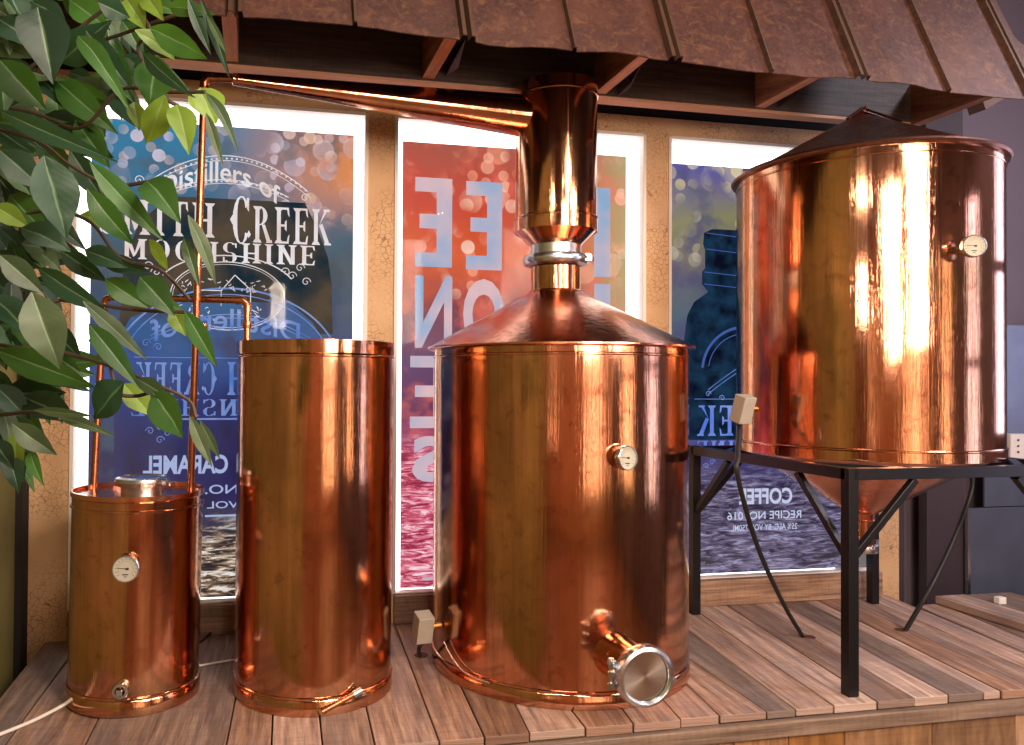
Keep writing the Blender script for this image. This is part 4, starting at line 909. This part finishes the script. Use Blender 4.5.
# ------------------------------------------------------------------ ficus
tr = thing('ficus_tree', 'leafy ficus with drooping dark and yellow-green leaves at upper left', 'tree', (-.72, .95, FZ))
KEY = [ # base u,v, tip u,v, width px, material, depth
 (38,8,53,84,46,0,.80),(78,36,131,112,20,1,.84),(86,30,133,92,22,0,.9),(54,78,118,134,28,1,.95),(0,111,118,162,20,0,.82),(44,156,66,238,44,0,.78),
 (87,188,134,245,25,1,.80),(97,178,153,226,23,3,.86),(21,228,71,252,28,0,.84),(32,292,60,369,40,3,.78),(0,255,44,294,24,3,.80),(83,301,147,360,17,3,.82),(89,324,140,389,21,1,.80),
 (124,382,94,419,36,0,.86),(153,392,183,438,32,1,.82),(190,416,212,467,13,3,.84),(200,420,220,459,9,3,.86),(124,384,152,416,24,2,.92),(138,379,172,400,15,3,.84),
 (140,277,175,316,28,1,.84),(105,279,149,308,22,1,.9),(185,311,217,367,18,1,.84),(172,308,186,336,18,2,.88),(38,268,112,315,22,0,.86),(-5,350,96,388,28,1,.88),
 (12,423,57,455,22,3,.82),(15,430,19,470,17,2,.9),(30,450,44,486,13,1,.84),(60,417,116,437,11,3,.8),(34,410,94,416,9,3,.8),
 (150,28,207,59,26,1,.84),(135,30,175,60,18,2,.86),(157,55,149,106,38,1,.84),(143,53,195,98,16,0,.82),(165,95,146,143,27,2,.86),(177,105,189,155,26,2,.86),
 (200,88,216,124,34,2,.88),(206,113,223,166,10,3,.82),(206,93,238,152,12,3,.80),(188,-2,211,55,12,0,.82),(200,-2,230,79,10,0,.8),(206,14,227,55,7,3,.8),
 (126,-2,146,30,24,2,.9),(146,-4,164,21,20,2,.9),(170,7,215,15,17,1,.86),(98,2,130,18,20,0,.84),(134,102,139,131,16,2,.9),
 (147,181,181,224,32,1,.84),(90,162,164,241,23,1,.82),(188,215,216,285,14,3,.80),(184,238,200,289,12,3,.82),(149,239,168,271,13,2,.9),
 (60,62,112,20,30,0,.95),(0,60,46,110,34,1,.9),(0,150,44,190,30,0,.9),(10,195,52,240,28,1,.95),(75,120,110,168,26,1,.95),(70,150,104,200,24,0,.93),(80,215,128,226,16,2,.95),
 (-8,295,36,340,30,0,.88),(48,325,82,360,22,0,.92),(-5,385,30,420,24,0,.9),(60,250,108,282,20,0,.9),(100,258,148,272,18,0,.9),(0,20,40,50,30,0,.95),(70,0,110,30,26,1,.97),
 (85,250,128,268,20,0,.88),(118,60,150,70,20,0,.95),(0,325,38,372,30,1,.92),(38,345,80,372,26,1,.9),(-6,205,30,228,20,2,.9),(-8,440,14,470,20,0,.88),(88,340,120,352,8,3,.84),(160,300,186,312,10,1,.88)]
fol = MB(); rng = random.Random(3)
def leaf(base, tip, wd, mi, face=None, curl_=.12, tone=.5):
    base, tip = Vector(base), Vector(tip); ax = tip-base; L_ = ax.length; ax.normalize()
    vd = (CAM-(base+tip)/2).normalized() if face is None else face
    sd = ax.cross(vd).normalized(); nm = sd.cross(ax).normalized()
    ws = [.06,.55,.88,1,.96,.80,.56,.28,.03]; n_ = len(ws); vs = []; uv = []
    for i, w_ in enumerate(ws):
        p = i/(n_-1); c = base+ax*(L_*p)+nm*(L_*curl_*math.sin(PI*p)); hw = wd*.5*w_
        for k, (s_, dz) in enumerate(((-1,.16),(-.5,.10),(0,0),(.5,.10),(1,.16))):
            vs.append(c+sd*(hw*s_)+nm*(dz*wd*w_*1.0+ .03*wd*math.sin(i*1.9+k))); uv.append((p, .5+.5*s_))
    fs = [(i*5+k, i*5+k+1, (i+1)*5+k+1, (i+1)*5+k) for i in range(n_-1) for k in range(4)]
    fol.add(vs, fs, mi, tone, uv, True)
tw = MB()
for (u0,v0,u1,v1,wp,mi,dp) in KEY:
    dl = rng.uniform(-.05,.05); b = at(u0,v0,d=dp); t_ = at(u1,v1,d=dp+dl)
    face = (CAM-b).normalized()+Vector((rng.uniform(-.3,.3),rng.uniform(-.3,.3),rng.uniform(-.2,.4)))
    leaf(b, t_, wp*dp/F*1.08, mi, face.normalized(), rng.uniform(-.08,.12), rng.random())
def fill(n, ubox, vbox, dmin, dmax, test=None):
    for _ in range(n):
        u, v = rng.uniform(*ubox), rng.uniform(*vbox)
        if test and not test(u, v): continue
        dp = rng.uniform(dmin, dmax); b = at(u, v, d=dp); an = rng.uniform(-.2, 1.5); Lp = rng.uniform(.055,.085)
        dr = Vector(c2w(math.cos(an), rng.uniform(-.4,.4), -math.sin(an)-.15)).normalized()
        face = (CAM-b).normalized()+Vector((rng.uniform(-.8,.8),rng.uniform(-.8,.8),rng.uniform(-.2,.9)))
        leaf(b, b+dr*Lp, Lp*rng.uniform(.36,.5), rng.choice([0,0,0,0,0,1,1,3]), face.normalized(), rng.uniform(-.1,.15), rng.random())
inside = lambda u, v: v < 150-.9*(u-60) or (v < 255 and u < 62) or (u < 150 and v < 25)
fill(150, (-30,150), (-30,250), .95, 1.2, inside)
fill(45, (-30,45), (225,400), .92, 1.1, lambda u, v: not (0 < u < 40 and 285 < v < 335))
fill(14, (-30,25), (400,450), .92, 1.05)
foliage = obj('foliage', fol, [M['leaf_teal'], M['leaf_green'], M['leaf_yellow'], M['leaf_grey']], tr)
br = [[(-60,330,.95),(0,345,.9),(60,352,.88),(110,366,.88),(150,382,.85),(188,400,.85),(196,418,.84)], [(-60,180,1),(0,215,.95),(50,210,.92),(90,222,.9),(120,258,.88),(160,270,.86),(190,300,.85)],
      [(-60,60,1),(20,50,.98),(60,52,.95),(110,38,.92),(150,24,.9),(190,10,.88)], [(-60,100,1),(30,112,.97),(80,128,.93),(120,90,.9),(160,92,.88),(205,92,.86)],
      [(-60,420,.95),(0,415,.9),(35,412,.85),(60,418,.82)], [(-40,120,1),(35,140,.95),(70,165,.9),(110,185,.88),(148,182,.86)], [(-60,20,1),(0,80,.98),(40,60,.95),(90,20,.93),(130,-10,.9)], [(60,300,.9),(100,305,.86),(140,310,.85),(185,312,.85)],
      [(110,366,.88),(118,392,.88),(135,396,.9),(152,392,.86)], [(130,0,.9),(150,30,.88),(138,50,.88),(165,96,.87),(178,106,.87)]]
for b in br: tw.tube(smooth_path([at(*q_[:2], d=q_[2]) for q_ in b], 6), .0022, 6)
tk = [Vector((-.48,.95,FZ+.02)), Vector((-.48,.95,-.2)), Vector((-.48,.97,.4)), Vector((-.47,.97,.9)), Vector((-.48,.98,1.6))]
tw.tube(smooth_path(tk, 6), .016, 10)
for b in br[:8]:
    p = at(b[0][0], b[0][1], d=b[0][2]); tw.tube([Vector((-.47,.97,max(-.1,p.z-.25))), (p+Vector((-.47,.97,p.z-.1)))/2, p], [.006,.004,.0025], 6)
obj('branch', tw, M['twig'], tr)
obj('pot', MB().lathe([(0,0),(.11,0),(.15,.26),(.155,.27),(.14,.27),(.13,.22),(0,.22)], (-.48,.95,FZ), n=40), simple('terracotta_pot',(140,80,52),.7,0,.1), tr)
